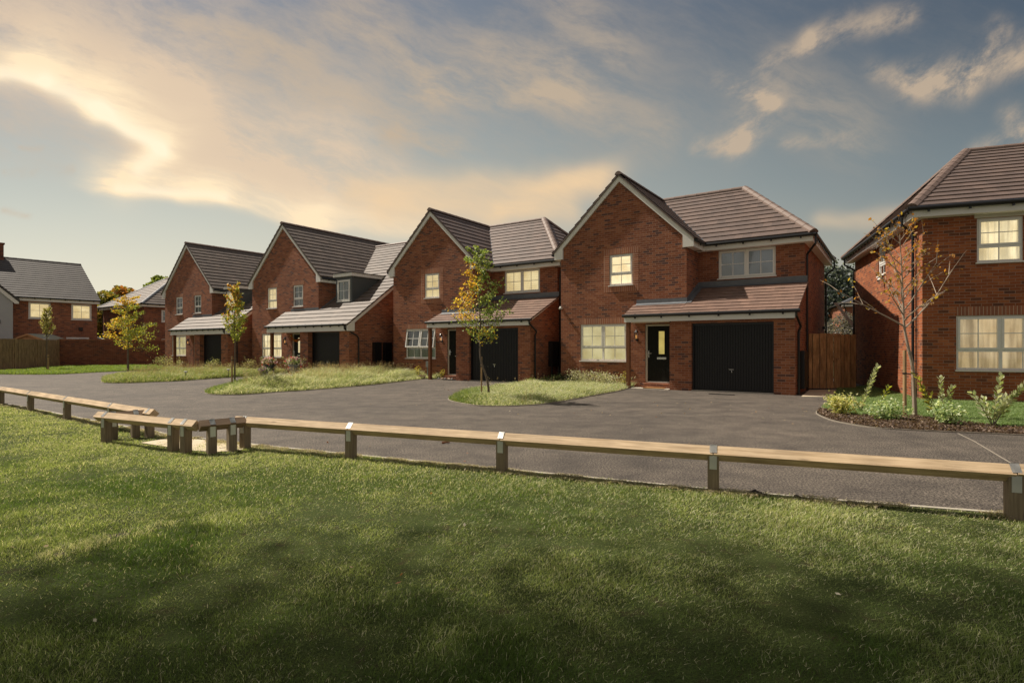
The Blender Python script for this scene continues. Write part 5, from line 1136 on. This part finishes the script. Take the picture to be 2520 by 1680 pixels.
g = np_mesh('grass', np.concatenate(LV), 3, M['blade'], np.concatenate(LT)); tag(g, 'short mown green grass of the lawn in the foreground', None, None, 'stuff')
# dry cuttings and thatch lying along the lawn's kerb
kx = []; 
for (x0, y0), (x1, y1) in zip(KG, KG[1:]):
    L = math.hypot(x1-x0, y1-y0); n = int(L*1500*min(1, 7/max(3, y0))); t = r.random(n); nx, ny = (y1-y0)/L, -(x1-x0)/L
    off = np.abs(r.normal(size=n))*.10+.02; X_, Y_ = x0+(x1-x0)*t+nx*off, y0+(y1-y0)*t+ny*off; k = (vnoise(X_, Y_, 3.5, 21) > .40) & (np.abs(X_) < Y_*.97+.3); kx.append(np.stack([X_[k], Y_[k]], 1))
kx = np.concatenate(kx); n = len(kx); cl = vnoise(kx[:, 0], kx[:, 1], 6, 22)
V = blades(kx[:, 0], kx[:, 1], .02+cl*.03, r.uniform(.015, .03, n), r.uniform(.003, .006, n)*np.clip(kx[:, 1]/5, 1, 4), 2.2, r, (0, 0))
o = np_mesh('grass_cuttings', V, 3, M['blade'], np.concatenate([pick(r, n, [(.55, .48, .34), (.40, .33, .22), (.24, .19, .12), (.45, .42, .22)], None, .25)]*3)); tag(o, 'dry grass cuttings lying along the kerb of the lawn', None, None, 'stuff')
def rough(name, label, poly, dens, h, w, cols, seed, lean=.9, hf=None, excl=None, wind=(.5, -.3)):
    r = np.random.default_rng(seed); x, y = scatter(poly, dens, r)
    if excl is not None: k = ~inside(x, y, excl); x, y = x[k], y[k]
    n = len(x); hh = h*r.uniform(.45, 1.2, n)*(.6+.8*vnoise(x, y, 1.6, seed))
    if hf is not None: hh *= hf(x, y)
    V = blades(x, y, np.full(n, .01), hh, w*r.uniform(.7, 1.3, n), lean, r, wind); c = cols(x, y, r)
    o = np_mesh(name, V, 3, M['blade'], np.concatenate([c]*3)); return tag(o, label, None, None, 'stuff')
def edge_fade(E, d=.5, lo=.35):
    P = np.array(E)
    def f(x, y):
        q = np.full(len(x), 9.0)
        for a in P: q = np.minimum(q, np.hypot(x-a[0], y-a[1]))
        return lo+(1-lo)*np.clip(q/d, 0, 1)
    return f
pale = [(.60, .58, .42), (.44, .46, .27), (.26, .32, .12), (.72, .69, .53), (.20, .26, .08)]; green = [(.11, .17, .04), (.18, .24, .07), (.27, .31, .10)]
def cm(tipx, pal=pale, gr=green):
    return lambda x, y, r: np.where((x < tipx+r.normal(size=len(x))*.3)[:, None], pick(r, len(x), gr), pick(r, len(x), pal))
rough('grass', 'pale silvery grass of the verge around the slender orange and green tree', V4, 1900, .20, .011, cm(-.9), 141, 1.1, edge_fade(E4, .35))
rough('grass', 'long pale meadow grass of the verge before the dormer house', V3, 1500, .36, .015, cm(-8.9), 142, .9, lambda x, y: edge_fade(E3, .8, .4)(x, y)*(.75+.65*edge_fade(E3, 2.2, 0)(x, y)))
rough('grass', 'green and straw verge grass before the farthest row house', V2, 900, .30, .02, cm(-60, [(.27, .31, .11), (.46, .43, .27), (.19, .25, .07)]), 143, .9, edge_fade(E2, .8, .5))
rough('grass', 'bright short grass strip below the board fence and garden wall', V1, 420, .13, .028, cm(-99, [(.17, .25, .05), (.24, .30, .08)]), 144, .8)
rough('grass', 'green grass behind the mulch bed at the nearest house', V5, 3800, .07, .007, cm(-99, [(.12, .20, .05), (.19, .28, .09), (.30, .38, .18)]), 145, .7, None, BED)
# seeding stalks in the long grass
def stalks(poly, dens, h, seed, label, lo=None):
    r = np.random.default_rng(seed); x, y = scatter(poly, dens, r)
    if lo is not None: k = lo(x, y); x, y = x[k], y[k]
    n = len(x); hh = h*r.uniform(.6, 1.2, n); V = blades(x, y, np.zeros(n), hh, np.full(n, .008), .35, r, (.25, 0)); T = V[2*n:, 2]
    H = leaves(np.repeat(T, 5, 0)+r.normal(size=(n*5, 3))*np.array([.015, .015, .05]), .035, .4, 0, r); c = pick(r, n, [(.30, .22, .12), (.38, .30, .17)])
    V = np.concatenate([V, H[:, :3], H[:, [0, 2, 3]]]); c2 = np.repeat(c, 5, 0); o = np_mesh('seed_heads', V, 3, M['blade'], np.concatenate([c, c, c, c2, c2])); tag(o, label, None, None, 'stuff')
back = lambda E, d: (lambda x, y: edge_fade(E, d, 0)(x, y) > .95)
stalks(V3, 60, .62, 151, 'brown seed stalks standing above the long meadow grass', back(E3, 1.0)); stalks(V2, 24, .5, 152, 'seed stalks above the far verge grass', back(E2, .9)); stalks(V4, 3, .35, 153, 'a few thin seed stalks in the silvery verge grass')
# fallen leaves and crumbs lying about
r = np.random.default_rng(77); Q = []
for (px, py, sx, sy, n) in ((1700, 1000, 240, 25, 70), (1100, 960, 120, 14, 40), (2000, 1010, 60, 20, 40), (900, 1060, 600, 60, 50)):
    for _ in range(n): Q.append((*G(px+r.normal()*sx, max(935, py+r.normal()*sy)), .012))
for _ in range(26): Q.append((r.uniform(-5, 4.5), r.uniform(2.6, 6), .06))
Q = np.array(Q); o = np_mesh('leaf_litter', leaves(Q, .035, .6, 2.5, r), 4, M['petal'], pick(r, len(Q), [(.30, .18, .08), (.45, .34, .2), (.5, .45, .35), (.25, .1, .05)])); tag(o, 'small dry leaves and crumbs scattered over the asphalt and lawn', None, None, 'stuff')
# bark chips
r = np.random.default_rng(61); x, y = scatter(BED, 1500, r); C = np.stack([x, y, .03+r.random(len(x))*.03*(.4+vnoise(x, y, 3, 6))], 1); V = leaves(C, .05, .45, 1.4, r)
o = np_mesh('bark_chips', V, 4, M['petal'], pick(r, len(C), [(.10, .06, .04), (.19, .13, .09), (.055, .035, .027), (.30, .22, .17)], [.35, .3, .25, .1])); tag(o, 'brown bark chips spread over the mulch bed', None, None, 'stuff')

# ---------------------------------------------------------------- light
SUN_AZ, SUN_EL = rad(152), rad(52.5)     # azimuth of the sun measured from +x
sun = bpy.data.lights.new('sun', 'SUN'); sun.energy = 4.9; sun.angle = rad(.9); sun.color = (1, .90, .76)
so = bpy.data.objects.new('sun', sun); COL.objects.link(so)
dv = Vector((math.cos(SUN_EL)*math.cos(SUN_AZ), math.cos(SUN_EL)*math.sin(SUN_AZ), math.sin(SUN_EL)))
so.rotation_euler = dv.to_track_quat('Z', 'Y').to_euler()
W = bpy.data.worlds.new('World'); sc.world = W; W.use_nodes = True; t = NT(W.node_tree)
W.cycles.sampling_method = 'MANUAL'; W.cycles.sample_map_resolution = 256
bg = t.n['Background']; out = t.n['World Output']
sky = t.node('ShaderNodeTexSky', sky_type='NISHITA'); sky.sun_disc = False; sky.sun_elevation = SUN_EL; sky.sun_rotation = rad(90)-SUN_AZ
dirv = t.node('ShaderNodeTexCoord').outputs['Generated']
sp = t.node('ShaderNodeSeparateXYZ'); t.l.new(dirv, sp.inputs[0]); dx, dy, dz = sp.outputs
yy = t.m('MAXIMUM', dy, .08); U = t.m('DIVIDE', dx, yy); V_ = t.m('DIVIDE', dz, yy)
el = t.m('MAXIMUM', dz, 0)
def uvp(px, py): return ((px*1.0714-1260)/F, (HZ-py*1.0714)/F)
# warped coordinates for wispy edges
nw = t.noise(dirv, 3.2, 3, .6); nw2 = t.noise(dirv, 11, 2, .6)
off = t.vm('ADD', t.vm('SCALE', t.vm('SUBTRACT', nw.outputs['Color'], (.5, .5, .5)), scale=.09), t.vm('SCALE', t.vm('SUBTRACT', nw2.outputs['Color'], (.5, .5, .5)), scale=.028))
cb = t.node('ShaderNodeCombineXYZ'); t.l.new(U, cb.inputs[0]); t.l.new(V_, cb.inputs[1]); P_ = t.vm('ADD', cb.outputs[0], off)
s2 = t.node('ShaderNodeSeparateXYZ'); t.l.new(P_, s2.inputs[0]); wu, wv = s2.outputs[0], s2.outputs[1]
def seg(a, b, lo, hi, amp=1.0):
    """soft streak from a to b; lo / hi = falloff below / above it, in photograph pixels"""
    (ax, ay), (bx, by) = uvp(*a), uvp(*b); L = math.hypot(bx-ax, by-ay); k = 1.0714/F; ko = max(lo, min(hi, 60))*k
    mp = t.node('ShaderNodeMapping', vector_type='TEXTURE'); t.l.new(P_, mp.inputs[0])
    mp.inputs['Location'].default_value = (ax, ay, 0); mp.inputs['Rotation'].default_value = (0, 0, math.atan2(by-ay, bx-ax)); mp.inputs['Scale'].default_value = (ko, hi*k, 1)
    sx = t.node('ShaderNodeSeparateXYZ'); t.l.new(mp.outputs[0], sx.inputs[0]); al, pe = sx.outputs[0], sx.outputs[1]
    cl = t.node('ShaderNodeClamp'); t.l.new(al, cl.inputs[0]); cl.inputs[2].default_value = L/ko
    ov = t.m('SUBTRACT', al, cl.outputs[0]); pp = t.m('MAXIMUM', pe, t.m('MULTIPLY', pe, -hi/lo))
    q = t.m('MULTIPLY_ADD', pp, pp, t.m('MULTIPLY', ov, ov))
    return (t.m('POWER', .36788, q), amp)
def add(*a):
    s = t.m('MULTIPLY', a[0][0], a[0][1])
    for b, k in a[1:]: s = t.m('MULTIPLY_ADD', b, k, s)
    return s
# clear sky: cream horizon, slate blue overhead, deeper to the right
ang = t.ss(U, -.95, .95)
horizon = t.mix(ang, (.86, .79, .60), (.46, .42, .31)); mid = t.mix(ang, (.54, .56, .49), (.205, .245, .25)); top = t.mix(ang, (.25, .275, .32), (.070, .100, .138))
c = t.mix(t.ss(V_, .0, .32), horizon, mid); c = t.mix(t.ss(V_, .20, .66), c, top)
c = t.mix(t.ss(el, .45, .9), c, (.18, .22, .28))
def streaks(deg, sx, sy, scale, det=5, rough=.6):
    """cirrus-like noise drawn out along one direction of the sky"""
    ca, sa = math.cos(rad(deg)), math.sin(rad(deg))
    a = t.m('ADD', t.m('MULTIPLY', wu, ca*sx), t.m('MULTIPLY', wv, sa*sx)); b_ = t.m('ADD', t.m('MULTIPLY', wu, -sa*sy), t.m('MULTIPLY', wv, ca*sy))
    q = t.node('ShaderNodeCombineXYZ'); t.l.new(a, q.inputs[0]); t.l.new(b_, q.inputs[1])
    return t.noise(q.outputs[0], scale, det, rough).outputs[0]
fa = streaks(-24, 1.1, 3.8, 2.2, 7, .66); fb = streaks(-14, 1, 5, 4.5, 6, .68); fc = streaks(32, 1.2, 2.4, 5.5, 6, .68); fd = streaks(-22, 1.3, 3.0, 10, 5, .72); fa = t.m('ADD', t.m('MULTIPLY', fa, .68), t.m('MULTIPLY', fd, .32)); big = streaks(-20, 1, 1.8, 1.5, 3, .55)
# broad thin veil, thickest upper left
veil = t.m('MULTIPLY', t.ss(t.m('ADD', t.m('MULTIPLY', fa, .6), t.m('MULTIPLY', big, .4)), .40, .66), t.ss(V_, .24, .42))
veil = t.m('MULTIPLY', veil, t.m('SUBTRACT', 1, t.m('MULTIPLY', t.ss(U, -.15, .7), .72)))
c = t.mix(t.m('MULTIPLY', veil, .66), c, t.mix(ang, (.60, .47, .34), (.30, .27, .235)))
# left-hand cloud body above the bright edge
body = add(seg((-100, 100), (420, 250), 80, 200, .85), seg((360, 400), (880, 470), 50, 120, .8), seg((380, 280), (760, 330), 90, 130, .5))
body = t.m('MULTIPLY', body, t.m('ADD', .45, t.m('MULTIPLY', t.ss(fa, .36, .60), .75)))
c = t.mix(t.m('MINIMUM', body, .92), c, (.75, .57, .39))
edge = add(seg((-80, 165), (90, 178), 26, 70, .75), seg((90, 175), (230, 250), 26, 75, .8), seg((230, 252), (372, 340), 26, 80, .9), seg((375, 358), (290, 408), 24, 50, .75),
           seg((262, 434), (480, 478), 13, 60, .8), seg((480, 474), (720, 512), 14, 55, .7), seg((720, 508), (960, 520), 26, 50, .5))
edge = t.m('MULTIPLY', edge, t.m('ADD', .42, t.m('MULTIPLY', t.ss(fb, .3, .68), .72)))
c = t.mix(t.m('MINIMUM', t.m('MULTIPLY', edge, 1.15), 1), c, (1.0, .78, .50))
core = add(seg((-60, 172), (110, 186), 12, 26, .6), seg((120, 200), (240, 262), 12, 26, .6), seg((245, 268), (378, 350), 14, 28, .75), seg((280, 434), (520, 482), 8, 16, .5), seg((380, 362), (330, 392), 16, 20, .5))
c = t.mix(t.m('MINIMUM', t.m('MULTIPLY', core, 1.2), .95), c, (1.06, .90, .64))
warm = add(seg((820, 440), (1380, 425), 34, 34, .6), seg((880, 480), (1300, 490), 40, 30, .6), seg((1900, 515), (2150, 500), 22, 22, .35), seg((1150, 480), (1400, 400), 40, 30, .3))
c = t.mix(t.m('MINIMUM', t.m('MULTIPLY', warm, t.m('ADD', .55, t.m('MULTIPLY', fb, .9))), 1), c, (.84, .60, .35))
hz_ = add(seg((1000, 215), (1300, 235), 40, 60, .6), seg((1120, 110), (1300, 150), 60, 50, .35), seg((800, 40), (1000, 180), 50, 70, .4), seg((900, 320), (1040, 350), 34, 36, .6), seg((500, 130), (900, 270), 40, 60, .4), seg((1310, 20), (1420, 150), 50, 50, .35), seg((1340, 250), (1500, 320), 60, 60, .3), seg((1800, 200), (1950, 300), 80, 80, .28), seg((400, 40), (700, 120), 40, 50, .4))
c = t.mix(t.m('MINIMUM', t.m('MULTIPLY', hz_, t.m('ADD', .25, t.m('MULTIPLY', t.ss(fa, .38, .62), 1.1))), .85), c, (.54, .42, .29))
wisp = add(seg((1650, 205), (1760, 240), 16, 24, .8), seg((1775, 245), (1690, 335), 26, 34, .6), seg((1600, 350), (1720, 342), 18, 20, .55), seg((1750, 150), (1850, 100), 18, 22, .6), seg((1850, 92), (2080, 28), 26, 30, .6), seg((1760, 150), (1700, 190), 12, 16, .45), seg((1700, 300), (1760, 180), 40, 40, .3),
           seg((2010, 160), (2200, 190), 30, 30, .45), seg((2100, 200), (2360, 140), 30, 44, .75), seg((2300, 80), (2220, 180), 28, 24, .5), seg((1810, 345), (1960, 325), 16, 20, .5), seg((2330, 265), (2360, 330), 30, 30, .55), seg((2250, 335), (2352, 310), 30, 20, .45), seg((60, 340), (110, 342), 7, 7, .45), seg((20, 400), (180, 385), 10, 9, .4), seg((0, 480), (60, 490), 7, 7, .4))
c = t.mix(t.m('MINIMUM', t.m('MULTIPLY', wisp, t.m('ADD', .06, t.m('MULTIPLY', t.ss(fc, .36, .66), 1.1))), .8), c, (.58, .44, .30))
# the sky behind and beside the camera stays soft and even
c = t.mix(t.ss(dy, .10, .0), c, (.33, .30, .275))
t.l.new(sky.outputs[0], bg.inputs[0]); bg.inputs[1].default_value = .004
bg2 = t.node('ShaderNodeBackground'); t.set(bg2.inputs[0], c); bg2.inputs[1].default_value = .78
ad = t.node('ShaderNodeAddShader'); t.l.new(bg.outputs[0], ad.inputs[0]); t.l.new(bg2.outputs[0], ad.inputs[1]); t.l.new(ad.outputs[0], out.inputs['Surface'])

sc.view_settings.view_transform = 'Standard'; sc.view_settings.look = 'None'; sc.view_settings.exposure = .38; sc.view_settings.gamma = 1
sc.render.engine = 'CYCLES'; sc.cycles.max_bounces = 4; sc.cycles.transparent_max_bounces = 8; sc.cycles.sample_clamp_indirect = 6; sc.cycles.use_denoising = True
